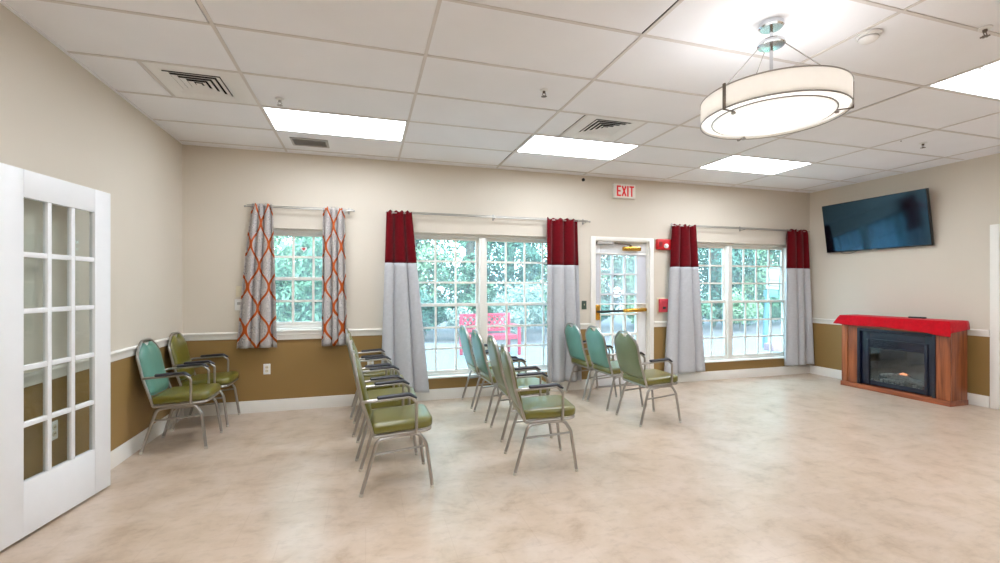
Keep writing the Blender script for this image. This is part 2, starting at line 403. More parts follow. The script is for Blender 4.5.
for i, (a, b) in enumerate(zip(xs_, xs_[1:])):
    for j, (c, d) in enumerate(zip(ys_, ys_[1:])):
        if is_light((a+b)/2, (c+d)/2): continue
        parts = [(a, b)]
        vent = [v for v in VENTS if a < v[0] < b and c < v[1] < d] or ([v for v in VENTS if a < v[0]-0.25 < b and c < v[1] < d] or [v for v in VENTS if a < v[0]+0.25 < b and c < v[1] < d])
        if vent:
            v = vent[0]; p0, p1 = v[0]-0.305, v[0]+0.305
            if v[0] < 0: p0, p1 = vx0, TX0
            parts = [q for q in ((a, min(p0, b)), (max(p1, a), b)) if q[1]-q[0] > 0.01]
        for (p, q) in parts:
            g1, g2 = 0.006, 0.006
            if tr_.random() < 0.10: g1 = 0.019
            if tr_.random() < 0.10: g2 = 0.019
            lift = 0.004
            cb.box(p+0.004, q-g2, c+0.004, d-g1, HC+lift, HC+lift+TH, 0)
def tee(x0, x1, y0, y1): cb.box(x0, x1, y0, y1, HC-0.001, HC+0.004, 1)
hw = 0.0105
for x in xs_[1:-1]: tee(x-hw, x+hw, YF, D)
for y in ys_[1:-1]:
    for a, b in zip(xs_, xs_[1:]): tee(a+hw, b-hw, y-hw, y+hw)
for x in (vx0, 1.865, 2.475):
    tee(x-hw, x+hw, TY0-2*TR+hw, TY0-TR-hw)
for (x0, x1, y0, y1) in ((XL, XL+0.022, YF, D), (XR-0.022, XR, YF, D), (XL+0.022, XR-0.022, D-0.022, D), (XL+0.022, XR-0.022, YF, YF+0.022)):
    cb.box(x0, x1, y0, y1, HC-0.004, HC+0.004, 0)
cb.box(XL-WT, XR+WT, YF-WT, D+WT, HC+0.12, HC+0.2, 2)
struct(cb.build('ceiling', [M['tile'], M['grid'], M['plenum']], smooth=False))

# baseboards and chair rails
def profile_run(name, pts, axis, fixed, sign, a, b, m):
    """extrude a (depth, z) profile along a wall; sign = direction into the room"""
    ring = lambda u: [((u, fixed+sign*d, z) if axis == 'x' else (fixed+sign*d, u, z)) for d, z in pts]
    return struct(MB().loft([ring(a), ring(b)]).build(name, m, angle=50))
BB = [(0, 0), (0.016, 0), (0.016, 0.10), (0.011, 0.112), (0.009, 0.128), (0, 0.13)]
CR = [(0, 0.808), (0.008, 0.81), (0.012, 0.825), (0.012, 0.858), (0.022, 0.868), (0.022, 0.88), (0.016, 0.886), (0, 0.888)]
profile_run('baseboard_back', BB, 'x', D, -1, XL+0.016, 2.925, M['trim'])
profile_run('baseboard_back_far', BB, 'x', D, -1, 3.92, XR-0.016, M['trim'])
profile_run('baseboard_left', BB, 'y', XL, 1, YF, D, M['trim'])
profile_run('baseboard_right', BB, 'y', XR, -1, 3.345, D, M['trim'])
profile_run('baseboard_right_front', BB, 'y', XR, -1, YF, 2.215, M['trim'])
profile_run('baseboard_front', BB, 'x', YF, 1, XL, XR, M['trim'])
profile_run('trim_1', CR, 'x', D, -1, XL+0.022, W1[0]-0.05, M['trim'])
profile_run('trim_2', CR, 'x', D, -1, W1[1]+0.05, W2[0]-0.01, M['trim'])
profile_run('trim_3', CR, 'x', D, -1, W2[1]+0.01, 2.925, M['trim'])
profile_run('trim_4', CR, 'x', D, -1, 3.92, W3[0]-0.01, M['trim'])
profile_run('trim_5', CR, 'x', D, -1, W3[1]+0.01, XR-0.022, M['trim'])
profile_run('trim_6', CR, 'y', XL, 1, YF, D, M['trim'])
profile_run('trim_7', CR, 'y', XR, -1, 3.345, D, M['trim'])
profile_run('trim_8', CR, 'y', XR, -1, YF, 2.215, M['trim'])

# ------------------------------------------------------------------ windows
def sash(parent, x0, x1, z0, z1, y, ncol, nrow, fw=0.038):
    f = MB()
    f.box(x0, x0+fw, y, y+0.03, z0, z1); f.box(x1-fw, x1, y, y+0.03, z0, z1)
    f.box(x0+fw, x1-fw, y, y+0.03, z0, z0+fw); f.box(x0+fw, x1-fw, y, y+0.03, z1-fw, z1)
    so = f.build('sash', M['trim'], parent, bevel=0.003)
    mu = MB(); gx0, gx1, gz0, gz1 = x0+fw, x1-fw, z0+fw, z1-fw
    for k in range(1, ncol): x = gx0+(gx1-gx0)*k/ncol; mu.box(x-0.0125, x+0.0125, y+0.006, y+0.024, gz0, gz1)
    for k in range(1, nrow):
        z = gz0+(gz1-gz0)*k/nrow
        for c in range(ncol):
            a = gx0+(gx1-gx0)*c/ncol+(0.0125 if c else 0); b = gx0+(gx1-gx0)*(c+1)/ncol-(0.0125 if c < ncol-1 else 0)
            mu.box(a, b, y+0.006, y+0.024, z-0.0125, z+0.0125)
    mu.build('muntin', M['trim'], so)
    MB().box(gx0, gx1, y+0.013, y+0.017, gz0, gz1).build('pane', M['win_glass'], so, smooth=False)
def window(name, r, units, nrow, label, apron=False, ncol=4, xm=None):
    x0, x1, z0, z1 = r
    w = struct(empty(name, (0, 0, 0)), label)
    f = MB(); y0, y1 = D+0.055, D+0.15; fw = 0.036
    f.box(x0, x0+fw, y0, y1, z0, z1); f.box(x1-fw, x1, y0, y1, z0, z1); f.box(x0+fw, x1-fw, y0, y1, z1-fw, z1); f.box(x0+fw, x1-fw, y0, y1, z0, z0+0.045)
    iw = x1-x0-2*fw; mull = 0.075
    spans = []
    if units == 2:
        xm = xm or (x0+x1)/2; f.box(xm-mull/2, xm+mull/2, y0-0.012, y1, z0+0.045, z1-fw); spans = [(x0+fw, xm-mull/2), (xm+mull/2, x1-fw)]
    else: spans = [(x0+fw, x1-fw)]
    f.build('window_frame', M['trim'], w, bevel=0.003)
    zb, zt = z0+0.045, z1-fw; zm = (zb+zt)/2
    for a, b in spans:
        sash(w, a, b, zm-0.025, zt, D+0.105, ncol, nrow); sash(w, a, b, zb, zm+0.02, D+0.07, ncol, nrow)
    s = MB(); s.box(x0-0.03 if apron else x0+0.001, x1+0.03 if apron else x1-0.001, D-0.035, D+0.055 if not apron else D-0.0005, z0-0.022 if apron else z0+0.0005, z0 if apron else z0+0.02)
    if apron: s.box(x0+0.001, x1-0.001, D-0.0005, D+0.055, z0+0.0005, z0+0.014)
    s.build('window_sill', M['trim'], w, bevel=0.004)
    if apron:
        a = MB(); a.box(x0-0.045, x1+0.045, D-0.018, D, z0-0.11, z0-0.022); a.box(x0-0.045, x1+0.045, D-0.028, D-0.018, z0-0.06, z0-0.045); a.build('apron', M['trim'], w, bevel=0.003)
    return w
window('window_1', W1, 1, 2, 'single white double-hung window between the orange patterned curtains', apron=True, ncol=3)
window('window_2', W2, 2, 3, 'wide double white window with the red bench outside')
window('window_3', W3, 2, 3, 'wide double white window nearest the fireplace', xm=5.297)

# ------------------------------------------------------------------ exit door (door_2)
d2 = struct(empty('door_2'), 'white glazed exit door with brass panic bar')
x0, x1, z1 = DR2[0], DR2[1], DR2[3]
c = MB(); c.box(x0-0.062, x0+0.008, D-0.02, D, 0, z1+0.045); c.box(x1-0.008, x1+0.062, D-0.02, D, 0, z1+0.045); c.box(x0+0.008, x1-0.008, D-0.02, D, z1-0.008, z1+0.045)
c.box(x0+0.001, x0+0.02, D, D+WT, 0, z1-0.001); c.box(x1-0.02, x1-0.001, D, D+WT, 0, z1-0.001); c.box(x0+0.02, x1-0.02, D, D+WT, z1-0.02, z1-0.001)
c.build('door_frame', M['trim'], d2, bevel=0.004)
LX = (3.098, 3.684); LZ = (0.44, 1.835); yl = D+0.05
lf = MB(); a, b = x0+0.023, x1-0.023
lf.box(a, LX[0], yl, yl+0.042, 0.012, z1-0.024); lf.box(LX[1], b, yl, yl+0.042, 0.012, z1-0.024); lf.box(LX[0], LX[1], yl, yl+0.042, 0.012, LZ[0]); lf.box(LX[0], LX[1], yl, yl+0.042, LZ[1], z1-0.024)
lo = lf.build('door_leaf', M['door_white'], d2, bevel=0.002)
mu = MB()
for k in range(4): x = LX[0]+(LX[1]-LX[0])*k/3; mu.box(x-0.013, x+0.013, yl-0.004, yl+0.046, LZ[0], LZ[1])
for k in range(6):
    z = LZ[0]+(LZ[1]-LZ[0])*k/5
    for q in range(3): mu.box(LX[0]+(LX[1]-LX[0])*q/3+0.013, LX[0]+(LX[1]-LX[0])*(q+1)/3-0.013, yl-0.004, yl+0.046, z-0.013, z+0.013)
mu.build('muntin', M['trim'], d2)
MB().box(LX[0], LX[1], yl+0.019, yl+0.023, LZ[0], LZ[1]).build('pane', M['win_glass'], d2, smooth=False)
th_ = MB().box(x0+0.02, x1-0.02, D, D+WT, 0.0, 0.011).build('threshold', M['nickel'], d2, bevel=0.003)
# panic bar
pb = empty('panic_bar', (0, 0, 0)); pb.parent = d2
MB().box(3.005, 3.085, yl-0.032, yl, 0.925, 1.135).build('latch_plate', M['brass'], pb, bevel=0.012)
h = MB(); h.tube(fillet([(3.045, yl-0.03, 1.04), (3.045, yl-0.075, 1.04), (3.42, yl-0.075, 1.05)], 0.02), 0.016, 10); h.build('push_bar', M['black'], pb)
h = MB(); h.tube([(3.40, yl-0.075, 1.05), (3.42, yl-0.075, 1.05), (3.77, yl-0.075, 1.06), (3.79, yl-0.075, 1.06)], 0.020, 12, rb=0.027, taper=True); h.box(3.75, 3.80, yl-0.06, yl, 1.035, 1.085); h.build('bar_end', M['brass'], pb, bevel=0.003)
# door closer
dc = empty('door_closer'); dc.parent = d2
MB().box(3.44, 3.72, yl-0.055, yl, 1.885, 1.94).build('closer_body', M['brass'], dc, bevel=0.012)
h = MB(); h.tube([(3.56, yl-0.04, 1.945), (3.54, yl-0.04, 1.968), (3.25, yl-0.06, 1.985)], 0.011, 8, rb=0.008); h.lathe([(0.02, 0), (0.02, 0.02), (0.012, 0.028)], (3.56, yl-0.03, 1.935), 12); h.build('closer_arm', M['bronze'], dc)
MB().box(3.03, 3.27, yl-0.07, yl-0.003, 1.963, 1.998).build('frame_bracket', M['grey_metal'], dc, bevel=0.004)
# sheer curtain across the lite, between two rods
sc_ = tag(empty('sheer_curtain', (3.42, D+0.03, 1.5)), 'pale sheer curtain stretched between two rods on the exit door glass', 'curtain')
mb = MB(); nu, nv = 90, 8; vs = []
for j in range(nv+1):
    for i in range(nu+1):
        u = i/nu; vs.append((-0.395+0.79*u, 0.0016*math.sin(u*2*PI*24+0.4*math.sin(j)), -0.36+0.70*j/nv))
mb.add(vs, [(j*(nu+1)+i, j*(nu+1)+i+1, (j+1)*(nu+1)+i+1, (j+1)*(nu+1)+i) for j in range(nv) for i in range(nu)])
mb.build('voile', M['sheer'], sc_)
for z in (-0.36, 0.34):
    MB().tube([(-0.405, 0, z), (-0.2, 0, z), (0.2, 0, z), (0.405, 0, z)], 0.009, 8).build('rod', M['trim'], sc_)

# ------------------------------------------------------------------ right-hand door (door_3)
d3 = struct(empty('door_3'), 'white door at the end of the right wall')
c = MB(); y0, y1, z1 = DR3[0], DR3[1], DR3[3]
c.box(XR-0.02, XR, y1-0.008, y1+0.075, 0, z1+0.085); c.box(XR-0.02, XR, y0-0.075, y0+0.008, 0, z1+0.085); c.box(XR-0.02, XR, y0+0.008, y1-0.008, z1-0.008, z1+0.085)
c.box(XR, XR+WT, y1-0.02, y1-0.001, 0, z1-0.001); c.box(XR, XR+WT, y0+0.001, y0+0.02, 0, z1-0.001); c.box(XR, XR+WT, y0+0.02, y1-0.02, z1-0.02, z1-0.001)
c.build('door_frame', M['trim'], d3, bevel=0.004)
c = MB(); c.box(XR+0.05, XR+0.09, y0+0.023, y1-0.023, 0.01, z1-0.024)
for za, zb in ((0.2, 0.9), (1.05, 1.85)):
    for ya, yb in ((y0+0.13, y0+0.44), (y1-0.44, y1-0.13)): c.box(XR+0.045, XR+0.05, ya, yb, za, zb)
c.build('door_leaf', M['door_white'], d3, bevel=0.003)
h = MB(); h.tube([(XR+0.05, y0+0.09, 0.95), (XR-0.01, y0+0.09, 0.95)], 0.011, 10); h.tube([(XR-0.01, y0+0.085, 0.95), (XR-0.01, y0+0.2, 0.95)], 0.009, 10); h.build('door_handle', M['brass'], d3)

# ------------------------------------------------------------------ French door (door_1), swung open against the left wall
fx, fy, hx, hy = -1.677, 3.735, -1.797, 2.965
ang = math.atan2(hy-fy, hx-fx)
d1 = struct(empty('door_1', (fx, fy, 0), ang), 'white French door with fifteen panes standing open along the left wall')
# local x runs from the free edge to the hinge; the leaf's thickness goes to -y (towards the wall)
WD, TD = 0.80, 0.036; G = (0.142, 0.655, 0.315, 1.868)
lf = MB(); lf.box(0, G[0], -TD, 0, 0.02, 2.02); lf.box(G[1], WD, -TD, 0, 0.02, 2.02); lf.box(G[0], G[1], -TD, 0, 0.02, G[2]); lf.box(G[0], G[1], -TD, 0, G[3], 2.02)
lf.build('door_leaf', M['door_white'], d1, bevel=0.003)
mu = MB(); mw = 0.0145
for k in range(1, 3): x = G[0]+(G[1]-G[0])*k/3; mu.box(x-mw, x+mw, -TD+0.004, -0.004, G[2], G[3])
for k in range(1, 5):
    z = G[2]+(G[3]-G[2])*k/5
    for q in range(3): mu.box(G[0]+(G[1]-G[0])*q/3+(mw if q else 0), G[0]+(G[1]-G[0])*(q+1)/3-(mw if q < 2 else 0), -TD+0.004, -0.004, z-mw, z+mw)
mu.build('muntin', M['door_white'], d1, bevel=0.004)
MB().box(G[0], G[1], -TD/2-0.002, -TD/2+0.002, G[2], G[3]).build('pane', M['door_glass'], d1, smooth=False)
for z in (0.3, 1.0, 1.75):
    h = MB(); h.tube([(WD+0.006, -0.006, z-0.05), (WD+0.006, -0.006, z+0.05)], 0.006, 8); h.build('hinge', M['nickel'], d1)

# ------------------------------------------------------------------ ceiling fixtures
def ceiling_light(x, y, label):
    t = tag(empty('ceiling_light', (x+TP/2, y+TR/2, HC)), label, 'ceiling light', 'recessed ceiling lights')
    w, l = TP/2-0.0115, TR/2-0.0115; f = MB(); b = 0.012
    f.box(-w, w, -l, -l+b, -0.002, 0.05); f.box(-w, w, l-b, l, -0.002, 0.05); f.box(-w, -w+b, -l+b, l-b, -0.002, 0.05); f.box(w-b, w, -l+b, l-b, -0.002, 0.05)
    f.box(-w+b, w-b, -0.008, 0.008, 0.000, 0.05); f.box(-w, w, -l, l, 0.05, 0.055)
    f.build('frame', M['white_metal'], t, bevel=0.001)
    MB().box(-w+b, w-b, -l+b, -0.008, 0.008, 0.014).build('diffuser', M['lens'], t, smooth=False)
    MB().box(-w+b, w-b, 0.008, l-b, 0.008, 0.014).build('diffuser', M['lens'], t, smooth=False)
    return t
LL = ['lit ceiling panel light beside the small grey grille', 'lit ceiling panel light in front of the exit sign', 'lit ceiling panel light below the drum pendant in the photo, nearest the fireplace wall corner',
      'lit ceiling panel light at the right edge of the photo', 'added ceiling panel light left of the drum pendant, out of frame above', 'added ceiling panel light behind the camera by the left wall', 'added ceiling panel light behind the camera in mid room', 'added ceiling panel light behind the camera by the right wall']
for (lx, ly), lb in zip(LIGHTS, LL): ceiling_light(lx, ly, lb)

def vent(x, y, px0, px1, label):
    y0, y1 = TY0-2*TR, TY0-TR
    t = tag(empty('ceiling_vent', (x, y, HC)), label, 'air vent', 'square ceiling air vents')
    p = MB(); s = 0.182
    a, b, c_, d_ = px0-x+0.012, px1-x-0.012, y0-y+0.012, y1-y-0.012
    p.box(a, -s, c_, d_, 0, 0.006); p.box(s, b, c_, d_, 0, 0.006); p.box(-s, s, c_, -s, 0, 0.006); p.box(-s, s, s, d_, 0, 0.006)
    p.build('panel', M['white_metal'], t, bevel=0.001)
    MB().box(-0.2, 0.2, -0.2, 0.2, 0.108, 0.112).box(-0.2, -0.192, -0.2, 0.2, 0.007, 0.108).box(0.192, 0.2, -0.2, 0.2, 0.007, 0.108).box(-0.192, 0.192, -0.2, -0.192, 0.007, 0.108).box(-0.192, 0.192, 0.192, 0.2, 0.007, 0.108).build('backing', M['dark_gap'], t)
    for k in range(5):
        r0 = s-0.004-k*0.040; r1 = r0-0.030
        sq = lambda r, z: [Vector((sx*r, sy*r, z)) for sx, sy in ((-1,-1),(1,-1),(1,1),(-1,1))]
        if k < 4: rings = [sq(r0, -0.006), sq(r0-0.006, -0.006), sq(r1, 0.003), sq(r1+0.001, 0.005)]
        else: rings = [sq(r0, -0.004), sq(0.002, -0.004), sq(0.002, 0.0), sq(r0, 0.0)]
        MB().loft(rings+[rings[0]], True, False, False).build('louver', M['white_metal'], t, smooth=False)
    return t
vent(-1.185, 3.86, vx0, TX0, 'square louvred ceiling vent near the left wall')
vent(2.17, 3.82, 1.865, 2.475, 'square louvred ceiling vent in mid ceiling before the exit sign')
g = tag(empty('air_grille', (-0.555, 5.085, HC)), 'small grey slatted air grille in the ceiling beside the left panel light', 'air grille')
f = MB(); f.box(-0.18, 0.18, -0.125, -0.105, -0.008, 0.003); f.box(-0.18, 0.18, 0.105, 0.125, -0.008, 0.003); f.box(-0.18, -0.16, -0.105, 0.105, -0.008, 0.003); f.box(0.16, 0.18, -0.105, 0.105, -0.008, 0.003); f.build('frame', M['grey_metal'], g, bevel=0.001)
f = MB()
for k in range(14):
    yk = -0.10+0.0148*k; f.box(-0.16, 0.16, -0.005, 0.005, -0.001, 0.001, mtx=Matrix.Translation((0, yk+0.004, -0.003)) @ Matrix.Rotation(0.6, 4, 'X'))
f.build('slats', M['grey_metal'], g, smooth=False)
MB().box(-0.16, 0.16, -0.105, 0.105, 0.001, 0.003).build('backing', M['dark_gap'], g, smooth=False)

def sprinkler(x, y, label, m):
    t = tag(empty('sprinkler_head', (x, y, HC)), label, 'sprinkler', 'ceiling sprinkler heads')
    MB().lathe([(0.032, 0.0), (0.030, -0.006), (0.012, -0.010)], n=20).build('escutcheon', M['white_metal'], t)
    b = MB(); b.lathe([(0.011, -0.008), (0.011, -0.022), (0.007, -0.026)], n=12)
    for s in (-1, 1): b.tube([(s*0.009, 0, -0.022), (s*0.015, 0, -0.034), (0, 0, -0.048)], 0.0025, 6)
    b.build('sprinkler_body', m, t)
    d = MB()
    for k in range(8):
        a = k*PI/4; d.box(0.004, 0.022, -0.004, 0.004, -0.051, -0.049, mtx=Matrix.Rotation(a, 4, 'Z'))
    d.lathe([(0.012, -0.049), (0.012, -0.0515)], n=12); d.build('deflector', m, t)
sprinkler(-0.66, 3.98, 'sprinkler head beside the square vent near the left wall', M['nickel'])
sprinkler(1.309, 3.218, 'sprinkler head in mid ceiling between the two rows of panel lights', M['bronze'])
sprinkler(5.596, 3.271, 'sprinkler head on the ceiling above the television', M['bronze'])
sprinkler(3.456, 1.715, 'brownish sprinkler head on the grid line at the top right of the photo', M['bronze'])
sd = tag(empty('smoke_detector', (2.88, 1.96, HC)), 'round white smoke detector on the ceiling behind the drum pendant', 'smoke detector')
MB().lathe([(0.062, 0.0), (0.062, -0.012), (0.05, -0.016), (0.05, -0.03), (0.036, -0.042), (0.012, -0.045)], n=32).build('housing', M['plate'], sd)
MB().lathe([(0.0505, -0.018), (0.0515, -0.022), (0.0505, -0.026)], n=32, cap0=False, cap1=False).build('sensor_band', M['grey_metal'], sd)
MB().lathe([(0.006, 0.001), (0.006, -0.004), (0.003, -0.006)], n=10).build('ceiling_pin', M['bronze'], None).location = (5.30, 3.29, HC)
tag(bpy.data.objects['ceiling_pin'], 'tiny dark pin in the ceiling tile beside the sprinkler above the television', 'pin')

# pendant drum lamp
PX, PY = 2.225, 2.035
pl = tag(empty('pendant_lamp', (PX, PY, HC)), 'large white drum pendant lamp hanging from the ceiling on a chrome stem', 'pendant lamp')
zb, zt, R = 2.345-HC, 2.445-HC+0.02, 0.37
MB().lathe([(0.064, 0.0), (0.064, -0.022), (0.056, -0.03), (0.012, -0.03)], n=32).build('canopy', M['chrome'], pl)
MB().lathe([(0.009, -0.03), (0.009, zb+0.07)], n=12).build('stem', M['chrome'], pl)
MB().lathe([(0.01, -0.10), (0.066, -0.104), (0.072, -0.112), (0.072, -0.126), (0.066, -0.132), (0.01, -0.134)], n=32).build('hub_disc', M['chrome'], pl)
mb = MB(); mb.lathe([(R, zb), (R, zt), (R-0.004, zt), (R-0.004, zb), (R, zb)], n=96, cap0=False, cap1=False); mb.build('shade', M['shade'], pl)
for z in (zb, zt):
    mb = MB(); mb.tube([(R*math.cos(2*PI*k/72), R*math.sin(2*PI*k/72), z) for k in range(72)], 0.004, 6, closed=True); mb.build('rim', M['nickel'], pl)
MB().lathe([(0.002, zb+0.012), (R-0.0055, zb+0.012), (R-0.0055, zb+0.018), (0.002, zb+0.018)], n=64).build('bottom_diffuser', M['lamp_lens'], pl)
MB().lathe([(0.002, zb-0.004), (0.30, zb-0.004), (0.306, zb+0.002), (0.30, zb+0.008), (0.002, zb+0.008)], n=64).build('inner_diffuser', M['lamp_lens'], pl)
mb = MB(); mb.tube([(0.308*math.cos(2*PI*k/64), 0.308*math.sin(2*PI*k/64), zb+0.001) for k in range(64)], 0.0045, 6, closed=True); mb.build('inner_ring', M['nickel'], pl)
for a0 in (math.radians(187), math.radians(316), math.radians(72)):
    ca, sa = math.cos(a0), math.sin(a0); rt = Matrix.Rotation(a0, 4, 'Z')
    b = MB(); b.box(R+0.001, R+0.009, -0.008, 0.008, zb-0.006, zt+0.012, mtx=rt); b.box(0.30, R+0.009, -0.006, 0.006, zb-0.011, zb-0.006, mtx=rt)
    q = b.build('bracket', M['bronze'], pl, bevel=0.001)
    MB().lathe([(0.010, zb-0.024), (0.013, zb-0.018), (0.010, zb-0.011)], (0.305*ca, 0.305*sa, 0), 12).build('finial', M['nickel'], q)
    MB().tube([(0.062*ca, 0.062*sa, -0.122), ((R-0.01)*ca, (R-0.01)*sa, zt+0.004)], 0.0028, 6).build('wire', M['nickel'], pl)
M['bulb'] = emit('bulb_glow', (250, 250, 252), 55.0)
for k in range(3):
    a0 = 0.5+k*2*PI/3
    MB().lathe([(0.012, zb+0.03), (0.03, zb+0.05), (0.03, zb+0.08), (0.012, zb+0.095)], (0.15*math.cos(a0), 0.15*math.sin(a0), 0), 14).build('bulb', M['bulb'], pl)

# ------------------------------------------------------------------ things on the walls
def wall_box(name, x, z, w, h, d, m, label, cat, y=D, bevel=0.004):
    t = tag(empty(name, (x, y, z)), label, cat)
    return t
ex = wall_box('exit_sign', 3.425, 2.698, 0, 0, 0, None, 'white exit sign with red EXIT letters above the back door', 'exit sign')
MB().box(-0.165, 0.165, -0.055, 0, -0.097, 0.097).build('housing', M['sign_white'], ex, bevel=0.006)
L_ = MB(); yq = (-0.0585, -0.055); t_ = 0.021; hh = 0.062
def bar(xa, za, xb, zb_, th=t_):
    v = Vector((xb-xa, 0, zb_-za)); l = v.length; a = math.atan2(v.z, v.x)
    L_.box(-l/2, l/2, yq[0], yq[1], -th/2, th/2, mtx=Matrix.Translation(((xa+xb)/2, 0, (za+zb_)/2)) @ Matrix.Rotation(-a, 4, 'Y'))
bar(-0.118, -hh-0.0105, -0.118, hh+0.0105); bar(-0.1075, hh, -0.065, hh); bar(-0.1075, 0, -0.072, 0); bar(-0.1075, -hh, -0.065, -hh)
bar(-0.045, -hh-0.006, 0.012, hh+0.006); bar(-0.045, hh+0.006, 0.012, -hh-0.006)
bar(0.043, -hh-0.0105, 0.043, hh+0.0105); bar(0.068, hh, 0.138, hh); bar(0.103, -hh-0.0105, 0.103, hh-0.0105)
L_.build('lettering', M['sign_red'], ex, smooth=False)
ws = tag(MB().lathe([(0.022, 0), (0.022, 0.012), (0.014, 0.022), (0.004, 0.025)], n=20).build('wall_sensor', M['black']), 'small black round sensor high on the back wall left of the exit sign', 'sensor')
ws.location = (2.815, D, 2.825); ws.rotation_euler = (PI/2, 0, 0)
st = wall_box('fire_strobe', 4.07, 1.983, 0, 0, 0, None, 'red fire alarm strobe with white lens beside the exit door', 'fire alarm')
MB().box(-0.118, 0.118, -0.045, 0, -0.075, 0.075).build('housing', M['red_plastic'], st, bevel=0.006)
lz = MB().lathe([(0.034, 0), (0.034, 0.014), (0.024, 0.028), (0.006, 0.033)], n=20).build('lens', M['clear_lens'], st); lz.location = (0.022, -0.045, -0.022); lz.rotation_euler = (PI/2, 0, 0)
h = MB()
for k in range(5): h.box(-0.09, -0.04, -0.047, -0.045, -0.03+0.014*k, -0.024+0.014*k)
h.build('sounder_slots', M['black'], st, smooth=False)
pu = wall_box('fire_alarm_pull', 4.06, 1.117, 0, 0, 0, None, 'faded red fire alarm pull station low beside the exit door', 'fire alarm')
MB().box(-0.094, 0.094, -0.012, 0, -0.112, 0.112).build('cover_plate', M['ivory'], pu, bevel=0.01)
MB().box(-0.072, 0.072, -0.05, -0.012, -0.096, 0.092).build('housing', M['pink_plastic'], pu, bevel=0.01)
h = MB(); h.box(-0.05, 0.05, -0.06, -0.05, 0.034, 0.050); h.box(-0.012, 0.012, -0.058, -0.05, -0.012, 0.034); h.build('pull_handle', M['pink_plastic'], pu, bevel=0.003)
MB().box(-0.025, 0.025, -0.056, -0.05, -0.05, -0.018).build('key_plate', M['black'], pu, bevel=0.003)

def outlet(name, x, y, z, rz, label, kind='outlet', pm='plate'):
    t = tag(empty(name, (x, y, z), rz), label, 'outlet' if kind == 'outlet' else 'switch')
    MB().box(-0.036, 0.036, -0.006, 0, -0.058, 0.058).build('plate', M[pm], t, bevel=0.003)
    if kind == 'outlet':
        for s in (-1, 1):
            q = MB(); q.lathe([(0.017, 0), (0.017, 0.003)], n=20); oq = q.build('socket', M['ivory'], t); oq.location = (0, -0.006, s*0.02); oq.rotation_euler = (PI/2, 0, 0)
            k = MB(); k.box(-0.008, -0.0055, 0.003, 0.0036, -0.002, 0.007); k.box(0.0055, 0.008, 0.003, 0.0036, -0.002, 0.007)
            MB().box(-0.008, -0.005, -0.0098, -0.009, s*0.02-0.004, s*0.02+0.006).box(0.005, 0.008, -0.0098, -0.009, s*0.02-0.004, s*0.02+0.006).build('slot', M['black'], t, smooth=False)
    else:
        MB().box(-0.006, 0.006, -0.016, -0.006, -0.004, 0.018).build('toggle', M['ivory'], t, bevel=0.002)
    return t
outlet('power_outlet', -1.046, D, 0.471, 0, 'white power outlet on the tan wall below the orange patterned curtains')
outlet('power_outlet', 0.055, D, 0.49, 0, 'white power outlet behind the left row of chairs')
outlet('power_outlet', XL, 3.47, 0.49, PI/2, 'white outlet plate on the left wall seen through the French door')
outlet('light_switch', 2.828, D, 1.135, 0, 'dark green switch plate left of the exit door', 'switch', 'switch_dark')
outlet('light_switch', -1.315, D, 1.33, 0, 'ivory switch half hidden behind the left patterned curtain', 'switch', 'ivory')
t = tag(empty('wall_control', (-1.315, D, 1.185)), 'white control box under the ivory switch beside the left patterned curtain', 'control')
MB().box(-0.045, 0.045, -0.02, 0, -0.06, 0.06).build('control_body', M['plate'], t, bevel=0.004); MB().box(-0.02, 0.02, -0.022, -0.02, 0.0, 0.03).build('display', M['grey_metal'], t, smooth=False)

# heart ornament hanging on the left window's glass
hb = MB(); pts = []
for k in range(28):
    a = 2*PI*k/28; pts.append((0.0022*16*math.sin(a)**3, 0.0022*(13*math.cos(a)-5*math.cos(2*a)-2*math.cos(3*a)-math.cos(4*a))))
def heart(s, y0, y1): return [[Vector((s*p, y, s*q)) for p, q in pts] for y in (y0, y1)]
ht = tag(empty('heart_ornament', (-0.682, D+0.095, 1.815)), 'small white heart ornament with red centre on the left window', 'ornament')
MB().loft(heart(1.0, 0.0, 0.008)).build('heart_rim', M['clear_lens'], ht); MB().loft(heart(0.5, -0.003, 0.001)).build('heart_centre', M['red_plastic'], ht)

# ------------------------------------------------------------------ curtains and rods
def rod(x0, x1, label, double=True):
    xm = (x0+x1)/2; t = tag(empty('curtain_rod', (xm, D, 2.25)), label, 'curtain rod')
    a, b = x0-xm, x1-xm
    for yy, zz, r in ((-0.085, 0.0, 0.009),) + (((-0.045, 0.022, 0.006),) if double else ()):
        MB().tube([(a, yy, zz), (a/2, yy, zz), (b/2, yy, zz), (b, yy, zz)], r*0.75, 10).build('rod', M['nickel'], t)
    for x in (a, b):
        MB().lathe([(0.006, -0.002), (0.010, 0.003), (0.011, 0.012), (0.008, 0.018), (0.003, 0.020)], n=14).build('finial', M['nickel'], t)
        o = [q for q in t.children if q.name.startswith('finial')][-1]; o.location = (x, -0.085, 0); o.rotation_euler = (0, PI/2 if x > 0 else -PI/2, 0)
    for x in (a+0.05, 0, b-0.05) if (b-a) > 1.4 else (a+0.05, b-0.05):
        k = MB(); k.box(x-0.010, x+0.010, -0.005, 0, -0.03, 0.045); k.box(x-0.005, x+0.005, -0.088, -0.005, -0.016, -0.0095); k.box(x-0.005, x+0.005, -0.094, -0.085, -0.016, 0.002); k.build('bracket', M['nickel'], t, bevel=0.001)
    return t
rod(-1.235, -0.135, 'thin silver double rod over the small left window')
rod(0.245, 2.86, 'thin silver double rod over the wide window with the bench outside')
rod(4.17, 6.70, 'thin silver double rod over the window nearest the fireplace')

